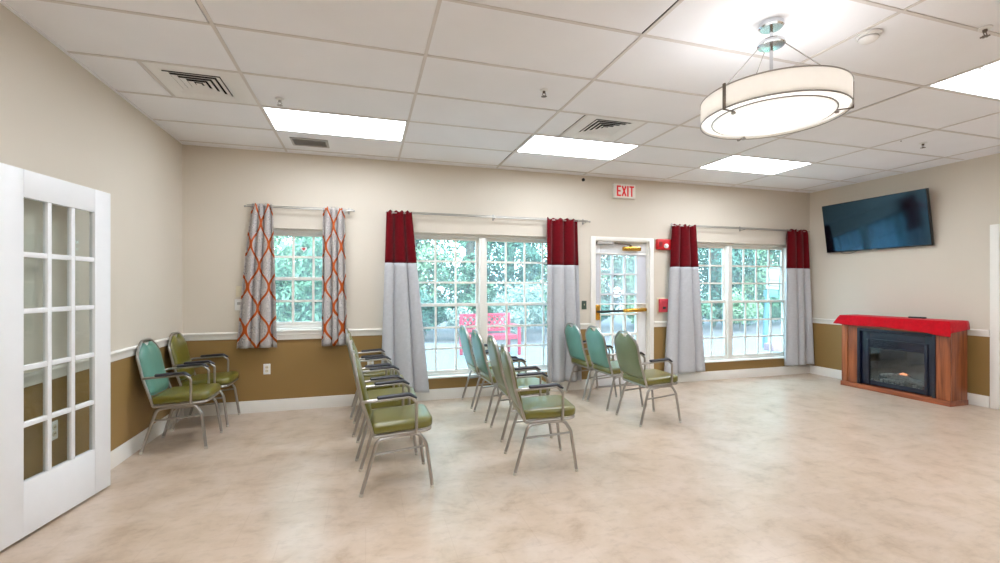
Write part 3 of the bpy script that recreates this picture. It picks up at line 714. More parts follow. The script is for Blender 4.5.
def curtain(label, top, bot, zt, zs, zb, m_top, m_bot, folds, seed, amp=(0.028, 0.045), group=None, flare=1.0, yc=None, skew=0.0):
    rn = random.Random(seed); ph = rn.random()*6; YC = (D-0.085) if yc is None else yc
    xm = (top[0]+top[1])/2
    t = tag(empty('curtain', (xm, YC, zb)), label, 'curtain', group)
    nu = 84
    k1, k2, k3 = rn.uniform(0.6, 1.0), rn.uniform(0.2, 0.45), rn.uniform(0, 6)
    def pt(u, z):
        q = (zt-z)/(zt-zb); q = max(0, q)
        s = q**flare
        xl, xr = top[0]+(bot[0]-top[0])*s, top[1]+(bot[1]-top[1])*s
        # unevenly spaced folds
        uu = u+0.035*math.sin(2*PI*u*1.5+k3)*min(1, 0.3+q)
        a = amp[0]+(amp[1]-amp[0])*q
        g = abs(math.sin(PI*folds*uu+ph))**0.36; y = (0.075*(1-g)-0.032*g)*(0.8+0.2*k1)*a/amp[1]+0.3*a*k2*math.sin(2*PI*folds*0.5*uu+k3+0.8*q)
        if z > zt-0.06:                      # gathered heading on the rod
            e = (z-(zt-0.06))/0.06; y = y*(1-0.25*e)+0.010*math.sin(2*PI*u*folds*2.3+k3)*e
        x = xl+(xr-xl)*u+0.010*q*math.sin(2*PI*folds*uu+ph+1.3)
        z2 = z+(0.012*math.sin(2*PI*u*folds*1.7+ph) if z >= zt-1e-4 else 0)+skew*(u-0.5)*(q**3)
        return (x-xm, max(min(y, 0.062), -0.10), z2-zb)
    cw = folds*0.19
    def sheet(name, z0, z1, m, nv):
        mb = MB(); vs = []; mb.uv = []
        for j in range(nv+1):
            z = z1+(z0-z1)*j/nv
            for i in range(nu+1):
                vs.append(pt(i/nu, z)); mb.uv.append((i/nu*cw, z))
        mb.add(vs, [(j*(nu+1)+i, (j+1)*(nu+1)+i, (j+1)*(nu+1)+i+1, j*(nu+1)+i+1) for j in range(nv) for i in range(nu)])
        o = mb.build(name, m, t, angle=180)
        sd_ = o.modifiers.new('thickness', 'SOLIDIFY'); sd_.thickness = 0.003; sd_.offset = 0
        return o
    if zs: sheet('header_panel', zs, zt, m_top, 16); sheet('lower_panel', zb, zs, m_bot, 36)
    else: sheet('drape', zb, zt, m_top, 44)
    return t
GC, GO = 'red and grey floor length curtains', 'orange patterned curtains'
curtain('short orange patterned curtain on the left of the small window, by the ivory switch', (-1.165, -0.975), (-1.315, -0.935), 2.275, None, 0.72, M['ogee'], None, 3.6, 11, (0.022, 0.032), GO, flare=0.7)
curtain('short orange patterned curtain on the right of the small window, above the left chair row', (-0.46, -0.225), (-0.48, -0.195), 2.275, None, 0.715, M['ogee'], None, 3.6, 23, (0.022, 0.03), GO)
curtain('red topped grey curtain behind the left row of chairs', (0.235, 0.525), (0.175, 0.73), 2.27, 1.662, 0.14, M['red_cloth'], M['grey_cloth'], 2.6, 5, (0.03, 0.045), GC, skew=-0.05)
curtain('red topped grey curtain between the wide bench window and the exit door', (2.245, 2.685), (2.235, 2.735), 2.27, 1.665, 0.135, M['red_cloth'], M['grey_cloth'], 2.7, 8, (0.03, 0.042), GC)
curtain('red topped grey curtain right of the exit door beside the fire alarm', (4.185, 4.555), (4.04, 4.72), 2.265, 1.665, 0.145, M['red_cloth'], M['grey_cloth'], 2.6, 31, (0.03, 0.045), GC, skew=0.03)
curtain('red topped grey curtain in the corner beside the fireplace', (6.265, 6.665), (6.245, 6.78), 2.27, 1.668, 0.155, M['red_cloth'], M['grey_cloth'], 2.6, 44, (0.03, 0.045), GC)

# ------------------------------------------------------------------ television
tv = tag(empty('television', (XR, 4.525, 2.25)), 'black flat television tilted on the right wall above the fireplace', 'television')
pan = empty('display_panel'); pan.parent = tv; pan.location = (-0.115, 0, 0); pan.rotation_euler = (0, -0.15, 0)
MB().box(0.0, 0.045, -0.672, 0.672, -0.358, 0.358).build('bezel', M['bezel'], pan, bevel=0.006)
MB().box(-0.0025, 0.0, -0.662, 0.662, -0.342, 0.350).build('screen', M['screen'], pan, smooth=False)
MB().box(-0.003, -0.0005, -0.03, 0.03, -0.354, -0.347).build('badge', M['grey_metal'], pan, smooth=False)
b = MB(); b.box(-0.02, -0.001, -0.25, 0.25, -0.18, 0.18); b.box(-0.075, -0.02, -0.2, -0.16, -0.14, 0.14); b.box(-0.075, -0.02, 0.16, 0.2, -0.14, 0.14); b.build('wall_mount', M['black'], tv, bevel=0.003)
cp = []
for k in range(15):
    u = k/14; cp.append((XR-0.05-0.012*math.sin(PI*u), 5.035-0.31*u, 1.925-0.058*math.sin(PI*u)**0.8))
pc = MB().tube([(p[0]-XR, p[1]-4.525, p[2]-2.25) for p in cp], 0.0035, 6).build('power_cord', M['black'], tv)

# ------------------------------------------------------------------ fireplace
fp = tag(empty('electric_fireplace', (XR, 4.12, 0)), 'cherry wood electric fireplace against the right wall under the television', 'fireplace')
X = lambda x: x-XR; Y = lambda y: y-4.12
XF = 6.45
iy0, iy1, iz0, iz1 = 3.644, 4.531, 0.075, 0.822
b = MB(); b.box(X(XF+0.03), -0.075, Y(3.505), Y(3.525), 0.06, 0.948); b.box(X(XF+0.03), -0.075, Y(4.715), Y(4.735), 0.06, 0.948); b.box(X(XF+0.03), -0.075, Y(3.525), Y(4.715), 0.928, 0.948); b.box(-0.092, -0.078, Y(3.525), Y(4.715), 0.06, 0.928)
b.build('cabinet', M['wood_v'], fp, bevel=0.003)
b = MB(); b.box(X(XF), X(XF+0.03), Y(3.505), Y(iy0), 0.06, 0.948); b.build('stile', M['wood_v'], fp, bevel=0.003)
b = MB(); b.box(X(XF), X(XF+0.03), Y(iy1), Y(4.735), 0.06, 0.948); b.box(X(XF-0.012), X(XF), Y(4.655), Y(4.735), 0.06, 0.90); b.build('stile', M['wood_v'], fp, bevel=0.003)
MB().box(X(XF), X(XF+0.03), Y(iy0), Y(iy1), iz1, 0.948).build('top_rail', M['wood_h'], fp, bevel=0.003)
MB().box(X(XF-0.02), -0.075, Y(3.495), Y(4.745), 0.0, 0.062).build('plinth', M['wood_h'], fp, bevel=0.004)
MB().box(X(XF-0.03), -0.0745, Y(3.50), Y(4.74), 0.948, 0.978).build('mantel_shelf', M['wood_h'], fp, bevel=0.006)
ins = empty('fire_insert'); ins.parent = fp; ins.location = (X(XF), 0, 0)
b = MB(); w_ = 0.035
b.box(-0.008, 0.035, Y(iy0), Y(iy0)+w_, iz0-0.012, iz1); b.box(-0.008, 0.035, Y(iy1)-w_, Y(iy1), iz0-0.012, iz1); b.box(-0.008, 0.035, Y(iy0)+w_, Y(iy1)-w_, iz1-w_, iz1)
b.build('insert_frame', M['insert'], ins, bevel=0.004)
gy0, gy1, gz0, gz1 = 3.762, 4.388, 0.135, 0.572
b = MB(); a0, a1 = Y(iy0)+w_, Y(iy1)-w_
b.box(0.02, 0.03, a0, Y(gy0), iz0, iz1-w_); b.box(0.02, 0.03, Y(gy1), a1, iz0, iz1-w_); b.box(0.02, 0.03, Y(gy0), Y(gy1), gz1, iz1-w_); b.box(0.02, 0.03, Y(gy0), Y(gy1), iz0, gz0)
b.box(0.006, 0.02, Y(3.728), Y(4.421), 0.672, 0.69); b.box(0.006, 0.02, Y(3.728), Y(gy0), iz0, 0.672); b.box(0.006, 0.02, Y(gy1), Y(4.421), iz0, 0.672); b.box(0.006, 0.02, Y(gy0), Y(gy1), 0.575, 0.59)
for k in range(5): b.box(0.010, 0.02, Y(4.05), Y(gy1), 0.602+0.014*k, 0.609+0.014*k)
b.build('face_panel', M['insert'], ins, bevel=0.002)
MB().box(0.022, 0.026, Y(gy0), Y(gy1), gz0, gz1).build('glass', M['fire_glass'], ins, smooth=False)
b = MB(); b.box(0.24, 0.25, Y(gy0)-0.05, Y(gy1)+0.05, 0.075, 0.62); b.box(0.031, 0.24, Y(gy0)-0.05, Y(gy0)-0.04, 0.075, 0.62); b.box(0.031, 0.24, Y(gy1)+0.04, Y(gy1)+0.05, 0.075, 0.62); b.box(0.031, 0.24, Y(gy0)-0.04, Y(gy1)+0.04, 0.61, 0.62); b.box(0.031, 0.24, Y(gy0)-0.04, Y(gy1)+0.04, 0.075, 0.085)
b.build('firebox', M['firebox'], ins, smooth=False)
def log(p, q, r, seed):
    rn = random.Random(seed); ps = []
    for k in range(9):
        u = k/8; ps.append((p[0]+(q[0]-p[0])*u+rn.uniform(-.006, .006), p[1]+(q[1]-p[1])*u, p[2]+(q[2]-p[2])*u+rn.uniform(-.006, .006)))
    return MB().tube(ps, r, 10, taper=True).build('log', M['log'], ins)
log((0.10, Y(4.30), 0.215), (0.12, Y(3.98), 0.26), 0.026, 1); log((0.09, Y(4.05), 0.25), (0.08, Y(3.80), 0.17), 0.028, 2); log((0.15, Y(4.25), 0.19), (0.15, Y(3.85), 0.19), 0.03, 3); log((0.07, Y(4.28), 0.16), (0.07, Y(4.02), 0.17), 0.022, 4)
eb = MB(); rn = random.Random(4)
for k in range(46):
    s = rn.uniform(0.010, 0.02); eb.lathe([(s*0.4, 0), (s, s*0.4), (s*0.8, s), (s*0.3, s*1.2)], (rn.uniform(0.05, 0.2), rn.uniform(Y(gy0), Y(gy1)), 0.085+rn.uniform(0, 0.05)), 6)
eb.build('ember_bed', M['ember_bed'], ins)
MB().tube([(0.085, Y(4.07), 0.268), (0.085, Y(4.03), 0.280), (0.085, Y(3.99), 0.270)], 0.014, 8, taper=True).build('ember', M['ember'], ins)
b = MB(); b.tube([(0.04, Y(gy0)+0.02, 0.12), (0.04, Y(gy1)-0.02, 0.12)], 0.005, 6)
for k in range(10): yy = Y(gy0)+0.03+k*(gy1-gy0-0.06)/9; b.tube([(0.04, yy, 0.086), (0.04, yy, 0.17)], 0.004, 6)
b.build('grate', M['insert'], ins)

# red cloth over the mantel: follows the shelf, hangs over the front and the two ends
cl = MB(); ns, nd = 60, 0
prof = []
ya, yb = Y(4.74)+0.004, Y(3.50)-0.004
xb_, xf = -0.080, X(XF-0.03)-0.004
def cloth_ring(s):
    """profile across the shelf at length s in 0..1: from the back edge over the top and down the front"""
    y = ya+(yb-ya)*s
    hang = 0.112+0.02*math.sin(s*9+0.5)*0.4+0.028*s
    if s > 0.84: hang += 0.030*math.sin((s-0.84)/0.16*PI/2)
    r = []
    for k in range(7): r.append(Vector((xb_+(xf+0.008-xb_)*k/6, y, 0.9825)))
    r.append(Vector((xf+0.001, y, 0.9805)))
    for k in range(6):
        q = k/5; wob = 0.006*math.sin(s*38)*q+0.004*q
        r.append(Vector((xf-0.002-wob, y, 0.974-hang*q)))
    return r
rings = [cloth_ring(k/ns) for k in range(ns+1)]
def end_drop(r, side, drop, fl):
    out = []
    for k in range(1, 5):
        q = k/4; ring = []
        for i, p in enumerate(r):
            if i <= 7: ring.append(Vector((p.x, p.y+side*(0.005+fl*q), p.z-drop*q*(0.7+0.3*i/7))))
            else:
                # the front hang folds round the corner
                ring.append(Vector((p.x+0.004*q, p.y+side*(0.005+fl*q), min(p.z, 0.9805-drop*q))))
        out.append(ring)
    return out
rings = list(reversed(end_drop(rings[0], 1, 0.115, 0.085))) + rings + end_drop(rings[-1], -1, 0.14, 0.010)
cl.loft(rings, closed=False, cap0=False, cap1=False)
co = cl.build('mantel_cloth', M['runner'], None, angle=180, loc=(XR, 4.12, 0))
sm = co.modifiers.new('thickness', 'SOLIDIFY'); sm.thickness = 0.003; sm.offset = 1
tag(co, 'bright red cloth draped over the fireplace mantel', 'cloth')
rc = tag(empty('remote_control', (6.62, 3.93, 0.9865), 0.2), 'small black remote control lying on the red mantel cloth', 'remote control')
MB().box(-0.022, 0.022, -0.085, 0.085, 0, 0.02).build('remote_body', M['black'], rc, bevel=0.006)
k = MB()
for i in range(3):
    for j in range(7): k.lathe([(0.004, 0.02), (0.004, 0.0225)], (-0.012+0.012*i, -0.06+0.018*j, 0), 8)
k.build('buttons', M['grey_metal'], rc)

# ------------------------------------------------------------------ chairs
def bx(z):      # rake of the back
    P_ = [(0.36, -0.150), (0.40, -0.156), (0.62, -0.226), (0.80, -0.263), (0.92, -0.283), (1.0, -0.296)]
    for (a, b), (c, d) in zip(P_, P_[1:]):
        if z <= c: u = (z-a)/(c-a); return b+(d-b)*u
    return P_[-1][1]
def zcrown(y):
    y = abs(y); C_ = [(0, 0.920), (0.07, 0.918), (0.095, 0.909), (0.145, 0.872), (0.185, 0.834), (0.204, 0.79)]
    for (a, b), (c, d) in zip(C_, C_[1:]):
        if y <= c: return b+(d-b)*(y-a)/(c-a)
    return 0.79
def rrect(x0, x1, hy, r, z, n=6):
    pts = []
    for (cx, cy, a0) in ((x1-r, hy-r, 0), (x0+r*0.6, hy-r*0.6, PI/2), (x0+r*0.6, -hy+r*0.6, PI), (x1-r, -hy+r, 1.5*PI)):
        rr = r if cx > 0 else r*0.6
        for k in range(n+1): a = a0+PI/2*k/n; pts.append(Vector((cx+rr*math.cos(a), cy+rr*math.sin(a), z)))
    return pts
def panel(w, zb, off_in, off_out, bulge, dip, mirror=1):
    """upholstered back: closed pillow between two offsets from the rake line"""
    nu, nv = 18, 14; front, back = [], []
    for j in range(nv+1):
        for i in range(nu+1):
            s = -1+2*i/nu; y = s*w
            zt_ = zcrown(y*1.02)-0.016-(dip*max(0, 1-(y/0.064)**2)**0.5 if abs(y) < 0.064 else 0)
            v = j/nv; z = zb+(zt_-zb)*v
            # round the lower corners a little
            if v == 0: z += 0.02*abs(s)**6
            e = (1-abs(s)**6)*(1-abs(2*v-1)**8)
            front.append(Vector((bx(z)+off_in, y, z))); back.append(Vector((bx(z)+off_out+bulge*e, y, z)))
    mb = MB(); n = nu+1; N_ = len(front); fs = []
    for j in range(nv):
        for i in range(nu):
            q = (j*n+i, j*n+i+1, (j+1)*n+i+1, (j+1)*n+i); fs.append(q); fs.append(tuple(N_+k for k in reversed(q)))
    edge = [i for i in range(n)] + [j*n+nu for j in range(1, nv+1)] + [nv*n+i for i in range(nu-1, -1, -1)] + [j*n for j in range(nv-1, 0, -1)]
    for a, b in zip(edge, edge[1:]+edge[:1]): fs.append((b, a, N_+a, N_+b))
    mb.add(front+back, fs); return mb

def make_chair(back_mat, front_mat, seat_mat):
    root = empty('banquet_armchair')
    def tilt(p): return Vector((p.x, p.y, p.z+0.045*(p.x-0.05)))
    st_ = MB(); rg = []
    for z, inset in ((0.402, 0.03), (0.404, 0.012), (0.412, 0.002), (0.425, 0.0), (0.446, 0.0), (0.460, 0.004), (0.468, 0.012), (0.473, 0.026), (0.477, 0.06), (0.480, 0.11)):
        rg.append([tilt(p) for p in rrect(-0.175+inset, 0.248-inset, 0.214-inset, max(0.02, 0.07-inset*0.5), z)])
    st_.loft(rg); st_.build('seat', seat_mat, root, angle=60)
    sf = MB(); sf.tube([tilt(p) for p in fillet([(-0.150, 0.205, 0.390), (0.232, 0.205, 0.390), (0.232, -0.205, 0.390), (-0.150, -0.205, 0.390)], 0.07, 7)], 0.0115, 8)
    sf.tube([tilt(Vector(p)) for p in ((-0.150, 0.205, 0.390), (-0.150, 0, 0.390), (-0.150, -0.205, 0.390))], 0.010, 8)
    sf.build('seat_frame', M['frame'], root)
    pts = []
    for z in (0.384, 0.42, 0.50, 0.58, 0.62, 0.68, 0.74, 0.79): pts.append((bx(z), 0.205, z))
    for y in (0.198, 0.182, 0.15, 0.105, 0.07, 0.035, 0): z = zcrown(y); pts.append((bx(z), y, z))
    pts += [(a, -b, c_) for a, b, c_ in reversed(pts[:-1])]
    MB().tube(pts, 0.0115, 8).build('back_frame', M['frame'], root)
    panel(0.192, 0.478, 0.002, 0.012, 0.026, 0.036).build('backrest', front_mat, root, angle=60)
    panel(0.192, 0.462, 0.002, -0.008, -0.012, 0.036).build('back_panel', back_mat, root, angle=60)
    for s in (1, -1):
        rear = fillet([(-0.232, s*0.216, 0.012), (-0.128, s*0.196, 0.355), (0.02, s*0.190, 0.372)], 0.055, 6)
        front = fillet([(0.236, s*0.216, 0.012), (0.198, s*0.198, 0.300), (0.150, s*0.192, 0.374), (0.02, s*0.190, 0.372)], [0.1, 0.05], 6)
        for pts in (rear, front):
            lg = MB().tube(pts, 0.0125, 8).build('leg', M['frame'], root)
            MB().lathe([(0.0125, 0.0), (0.0145, 0.003), (0.0145, 0.016), (0.0128, 0.02)], (pts[0].x, pts[0].y, 0), 12).build('glide', M['glide'], lg)
        MB().tube([(-0.158, s*0.202, 0.262), (0.0, s*0.200, 0.272), (0.200, s*0.198, 0.288)], 0.0085, 8).build('stretcher', M['frame'], root)
        ap = fillet([(bx(0.618)+0.004, s*0.214, 0.618), (bx(0.618)+0.03, s*0.224, 0.624), (0.086, s*0.227, 0.640), (0.128, s*0.227, 0.600), (0.126, s*0.2275, 0.388)], [0.02, 0.035, 0.035], 6)
        ar = MB().tube(ap, 0.0105, 8).build('armrest', M['frame'], root)
        pp = fillet([(-0.125, s*0.227, 0.645), (0.080, s*0.227, 0.656), (0.128, s*0.227, 0.628)], 0.03, 6)
        pp = [pp[0]+Vector((-0.006, 0, -0.002))]+pp
        MB().tube(pp, 0.022, 12, rb=0.0125, up=(0, 0, 1), taper=True).build('arm_pad', M['pad'], ar)
    return root
proto_o = make_chair(M['vinyl_sage'], M['vinyl_olive'], M['vinyl_olive'])
proto_t = make_chair(M['vinyl_teal_sheen'], M['vinyl_olive'], M['vinyl_olive'])
proto_c = make_chair(M['vinyl_teal_sheen'], M['vinyl_teal_sheen'], M['vinyl_olive'])
used = set()
def chair(proto, x, y, deg, label):
    o = proto if proto not in used else copy_tree(proto); used.add(proto)
    o.location = (x, y, 0); o.rotation_euler = (0, 0, math.radians(deg))
    tag(o, label, 'chair', 'green banquet armchairs'); return o
rowl = 'green vinyl armchair, {} in the left row of four chairs'
chair(proto_o, 0.200, 3.325, 1, 'green vinyl armchair at the near end of the left row, in full side view')
chair(proto_o, 0.165, 3.975, 0, 'green vinyl armchair second from the near end of the left row')
chair(proto_o, 0.125, 4.580, 0, 'green vinyl armchair third from the near end of the left row')
chair(proto_o, 0.085, 5.175, 0, 'green vinyl armchair at the far end of the left row, beside the red topped curtain')
chair(proto_o, 1.310, 3.325, -8, 'green vinyl armchair at the near end of the middle row, closest to the room centre')
chair(proto_o, 1.403, 4.050, -3, 'green vinyl armchair second from the near end of the middle row')
chair(proto_t, 1.393, 4.660, 2, 'green armchair with painted teal sheen on its back, third from the near end of the middle row')
chair(proto_t, 1.376, 5.225, 2, 'green armchair with painted teal sheen on its back, at the far end of the middle row, under the wide window')
chair(proto_o, 2.827, 4.092, 1, 'sage backed armchair at the near end of the right row of three')
chair(proto_t, 2.805, 4.710, 2, 'green armchair with painted teal sheen on its back, in the middle of the right row of three')
chair(proto_t, 2.765, 5.215, 3, 'green armchair with painted teal sheen on its back, at the far end of the right row, against the grey curtain')
chair(proto_c, -1.543, 4.630, 0, 'green armchair with painted teal sheen on its back, against the left wall near the French door')
chair(proto_o, -1.543, 5.258, 0, 'olive green armchair in the back left corner of the room')

# ------------------------------------------------------------------ outdoors
def ground_patch(name, poly, z, m):
    n = len(poly); o = MB().loft([[Vector((x, y, z-0.05)) for x, y in poly], [Vector((x, y, z)) for x, y in poly]]).build(name, m, smooth=False); return struct(o)
GZ = -0.12
ground_patch('exterior_ground', [(-30, D+WT), (45, D+WT), (45, 60), (-30, 60)], GZ-0.02, M['gravel'])
ground_patch('exterior_patio', [(-8, D+WT+0.01), (30, D+WT+0.01), (30, 12.2), (9, 11.0), (4.2, 10.5), (1.5, 12.2), (-8, 12.2)], GZ, M['concrete'])
ground_patch('exterior_lawn', [(5.6, 5.9), (12, 5.9), (12, 8.0), (6.6, 7.6)], GZ+0.012, M['lawn'])

# red lattice bench
bn = tag(empty('garden_bench', (2.62, 9.62, GZ), math.radians(8)), 'red garden bench with lattice back on the patio outside the wide window', 'bench')
hw_ = 0.58
for s in (-1, 1):
    MB().box(s*hw_-0.03, s*hw_+0.03, 0.20, 0.26, 0, 0.90).build('back_post', M['bench_red'], bn, bevel=0.006)
    MB().box(s*(hw_+0.03)-0.03, s*(hw_+0.03)+0.03, -0.28, -0.22, 0, 0.63).build('leg', M['bench_red'], bn, bevel=0.006)
    MB().box(s*(hw_+0.03)-0.04, s*(hw_+0.03)+0.04, -0.31, 0.20, 0.63, 0.665).build('armrest', M['bench_red'], bn, bevel=0.006)
b = MB()
for k in range(5): b.box(-hw_+0.03, hw_-0.03, -0.26+0.095*k, -0.18+0.095*k, 0.42, 0.445)
b.build('seat', M['bench_red'], bn, bevel=0.004)
b = MB(); b.box(-hw_+0.02, hw_-0.02, -0.25, -0.22, 0.35, 0.42); b.box(-hw_+0.03, hw_-0.03, 0.20, 0.23, 0.35, 0.42); b.build('seat_rail', M['bench_red'], bn, bevel=0.004)
b = MB(); b.box(-hw_+0.03, hw_-0.03, 0.21, 0.25, 0.84, 0.90); b.box(-hw_+0.03, hw_-0.03, 0.21, 0.25, 0.50, 0.55); b.box(-0.03, 0.03, 0.21, 0.25, 0.55, 0.84); b.build('back_rail', M['bench_red'], bn, bevel=0.004)
b = MB()
for x0_, x1_ in ((-hw_+0.03, -0.03), (0.03, hw_-0.03)):
    n_ = 4; w = (x1_-x0_)/n_
    hgt = 0.29
    for k in range(-2, n_+1):
        for dr in (1, -1):
            # strips at 45 degrees clipped to the panel
            a = x0_+k*w; ln = 2*w
            p0, p1 = (a, 0.0), (a+ln, 1.0)
            if dr < 0: p0, p1 = (a+ln, 0.0), (a, 1.0)
            t0, t1 = 0.0, 1.0; dx = p1[0]-p0[0]
            for lim, sg in ((x0_, 1), (x1_, -1)):
                va, vb = sg*(p0[0]-lim), sg*(p1[0]-lim)
                if va < 0 and vb < 0: t0, t1 = 1, 0
                elif va < 0: t0 = max(t0, va/(va-vb))
                elif vb < 0: t1 = min(t1, va/(va-vb))
            if t1-t0 < 0.05: continue
            A_ = Vector((p0[0]+dx*t0, 0.226 if dr > 0 else 0.234, 0.55+hgt*t0)); B_ = Vector((p0[0]+dx*t1, A_.y, 0.55+hgt*t1))
            b.tube([A_, B_], 0.016, 4, rb=0.006, up=(0, 1, 0))
b.build('lattice', M['bench_red'], bn, smooth=False)

# leaning sign on a post with a mauve block at its foot
sp = tag(empty('garden_sign', (9.42, 8.8, GZ)), 'white and green garden sign on a dark post outside the window nearest the fireplace', 'sign')
MB().tube([(0, 0, 0), (0.03, 0, 0.8), (0.10, 0, 1.35)], 0.055, 8).build('post', M['post_wood'], sp)
MB().box(-0.05, 0.33, -0.02, 0.02, 1.45, 2.02, mtx=Matrix.Rotation(0.06, 4, 'Y')).build('sign_board', mat('grey_sign_board', (150, 152, 150), rough=0.6), sp, bevel=0.008)  # white board given an even grey to hold it below overexposure
b = MB()
for z in (1.52, 1.66, 1.94): b.box(-0.03, 0.31, -0.026, -0.02, z, z+0.045, mtx=Matrix.Rotation(0.06, 4, 'Y'))
b.build('board_stripe', M['board_green'], sp, smooth=False)
MB().box(-0.02, 0.28, -0.06, 0.10, 1.26, 1.43, mtx=Matrix.Rotation(0.06, 4, 'Y')).build('box', M['post_wood'], sp, bevel=0.01)
bl = tag(MB().box(-0.30, 0.30, -0.14, 0.14, 0, 0.17).build('garden_block', M['brickblock'], None, bevel=0.015, loc=(9.35, 8.35, GZ), ), 'low mauve masonry block at the foot of the garden sign', 'block')

# trees and shrubs
def leaf_cloud(n, fn, size, rn):
    mb = MB()
    for _ in range(n):
        p, up = fn(rn); s = size*rn.uniform(0.6, 1.3)
        d = (up+Vector((rn.uniform(-1, 1), rn.uniform(-1, 1), rn.uniform(-0.8, 0.8)))).normalized()
        t1 = d.cross(Vector((rn.uniform(-1, 1), rn.uniform(-1, 1), rn.uniform(-1, 1)))).normalized(); t2 = d.cross(t1)
        mb.add([p-t1*s, p-t2*s*0.45+d*s*0.15, p+t1*s, p+t2*s*0.45+d*s*0.15], [(0,1,2,3)])
    return mb
def conifer_fn(h, r):
    cl_ = [(rnd.random()*2*PI, rnd.random(), rnd.uniform(0.75, 1.1)) for _ in range(0)]
    def fn(rn):
        z = rn.random()**0.85
        prof = (1-z)**0.55*(0.75+0.25*math.sin(z*26))+0.05
        a = rn.random()*2*PI; lob = 0.85+0.15*math.sin(a*5+z*11)
        q = r*prof*lob*(0.72+0.28*rn.random()**0.5)
        return Vector((q*math.cos(a), q*math.sin(a), 0.15+z*h)), Vector((math.cos(a), math.sin(a), 0.4))
    return fn
def clump_fn(h, r, n, seed):
    r2 = random.Random(seed); cs = []
    for _ in range(n):
        z = r2.random(); a = r2.random()*2*PI; q = r*0.75*math.sqrt(r2.random())*(1-0.5*abs(2*z-1)**2)
        cs.append((Vector((q*math.cos(a), q*math.sin(a), 0.5+z*(h-0.5))), r*r2.uniform(0.22, 0.42)))
    def fn(rn):
        c_, rr = rn.choice(cs); d = Vector((rn.gauss(0, 1), rn.gauss(0, 1), rn.gauss(0, 1))).normalized()
        return c_+d*rr*rn.uniform(0.75, 1.0), d
    return fn
rnd = random.Random(5)
def trunk(h, r): return MB().tube([(0, 0, 0), (0.05, 0.03, h*0.4), (-0.03, 0.05, h*0.75), (0, 0, h)], r, 8, taper=True)
def make_tree(name, fn, n, size, m, h, tr):
    root = empty(name)
    leaf_cloud(n, fn, size, rnd).build('foliage', m, root, smooth=False); trunk(h, tr).build('trunk', M['bark'], root)
    return root
T1 = make_tree('evergreen_tree', clump_fn(6.5, 1.7, 60, 1), 18000, 0.075, M['leaf_a'], 5.8, 0.14)
T2 = make_tree('evergreen_tree', clump_fn(7.0, 1.6, 60, 2), 18000, 0.075, M['leaf_b'], 6.0, 0.14)
T3 = make_tree('evergreen_tree', conifer_fn(7.5, 1.8), 18000, 0.075, M['leaf_c'], 6.5, 0.16)
protos = [T1, T2, T3]; tu = set()
spots = []
xk = -6.0
while xk < 24:
    spots.append((xk+rnd.uniform(-0.3, 0.3), 14.2+rnd.uniform(-0.5, 0.6)+(0.9 if len(spots) % 2 else 0))); xk += 1.55
kinds = [0, 1, 0, 2, 1, 0, 1, 2, 0, 1, 0, 1, 2, 0, 1, 0, 2, 1, 0, 1]
for i, (x, y) in enumerate(spots):
    k = kinds[i % len(kinds)]; pr = protos[k]
    o = pr if pr not in tu else copy_tree(pr); tu.add(pr)
    s = rnd.uniform(0.92, 1.12); o.location = (x, y, GZ-0.02); o.rotation_euler = (0, 0, rnd.random()*6.28); o.scale = (s, s, s)
    tag(o, ['pale green dense evergreen tree standing beyond the patio', 'mid green dense evergreen tree standing beyond the patio', 'dark green conical evergreen tree standing beyond the patio'][k], 'tree', ['pale evergreen trees beyond the patio', 'mid green evergreen trees beyond the patio', 'dark evergreen trees beyond the patio'][k])
def shrub(x, y, r, h, m, n, size, seed, label):
    t = make_tree('garden_shrub', clump_fn(h, r, 26, seed), n, size, m, h*0.5, 0.03)
    t.location = (x, y, GZ-0.02); tag(t, label, 'shrub'); return t
shrub(4.15, 11.9, 1.0, 1.5, M['leaf_d'], 3500, 0.05, 4, 'rounded silvery shrub behind the red bench')
shrub(1.55, 12.6, 0.75, 1.2, M['leaf_c'], 2500, 0.06, 6, 'low dark green shrub left of the red bench')
shrub(2.45, 12.4, 0.5, 0.9, M['leaf_d'], 1500, 0.05, 9, 'small grey shrub behind the left end of the red bench')
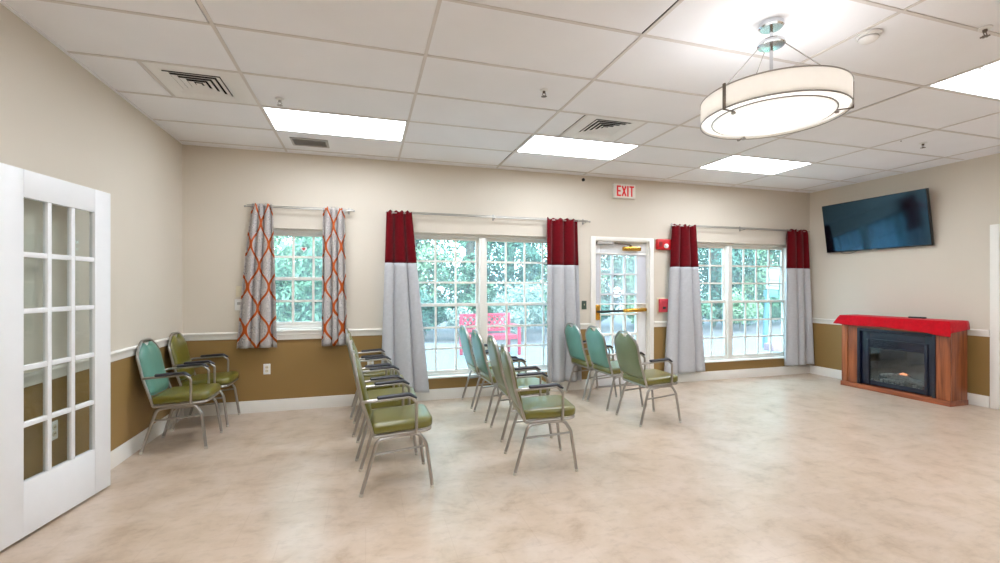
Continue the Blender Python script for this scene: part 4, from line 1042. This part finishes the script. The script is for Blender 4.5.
shrub(10.4, 12.6, 0.8, 1.0, M['leaf_b'], 2500, 0.06, 7, 'low green shrub across the patio left of the garden sign')
shrub(12.4, 12.6, 0.8, 1.2, M['leaf_a'], 2500, 0.06, 8, 'low pale shrub across the patio behind the garden sign')
shrub(-1.1, 8.6, 0.9, 2.6, M['leaf_b'], 5000, 0.06, 10, 'tall green shrub close outside the small left window')
shrub(6.4, 12.4, 0.8, 1.2, M['leaf_c'], 2500, 0.06, 12, 'dark green shrub seen through the exit door glass')

# ------------------------------------------------------------------ light, world, camera
w = bpy.data.worlds.new('world'); scene.world = w; w.use_nodes = True
nt = w.node_tree; bg = nt.nodes['Background']
sky = nt.nodes.new('ShaderNodeTexSky'); sky.sky_type = 'NISHITA'; sky.sun_disc = False; sky.sun_elevation = math.radians(50); sky.sun_rotation = math.radians(200); sky.air_density = 1.0; sky.dust_density = 3.0
mx = nt.nodes.new('ShaderNodeMixRGB'); mx.inputs['Fac'].default_value = 0.65; mx.inputs[2].default_value = (0.86, 0.955, 1.0, 1)
ml = nt.nodes.new('ShaderNodeMixRGB'); ml.blend_type = 'MULTIPLY'; ml.inputs['Fac'].default_value = 1.0; ml.inputs[2].default_value = (0.25, 0.25, 0.25, 1)
nt.links.new(sky.outputs[0], ml.inputs[1]); nt.links.new(ml.outputs[0], mx.inputs[1]); nt.links.new(mx.outputs[0], bg.inputs['Color'])
bg.inputs['Strength'].default_value = 10.5

cam = bpy.data.cameras.new('camera'); co = bpy.data.objects.new('camera', cam); COL.objects.link(co)
co.location = (0, 0, CAM_H); co.rotation_euler = (PI/2, 0, -YAW)
cam.sensor_width = 36; cam.lens = 451.7*36/1000; cam.shift_y = 5.4/1000; cam.clip_start = 0.05; cam.clip_end = 200
scene.camera = co
vs_ = scene.view_settings; vs_.view_transform = 'Standard'; vs_.look = 'None'; vs_.gamma = 1.0; vs_.use_curve_mapping = False; vs_.exposure = 0.25
scene.cycles.max_bounces = 10; scene.cycles.diffuse_bounces = 6; scene.cycles.transparent_max_bounces = 24
scene.cycles.sample_clamp_indirect = 8.0
scene.cycles.use_denoising = True
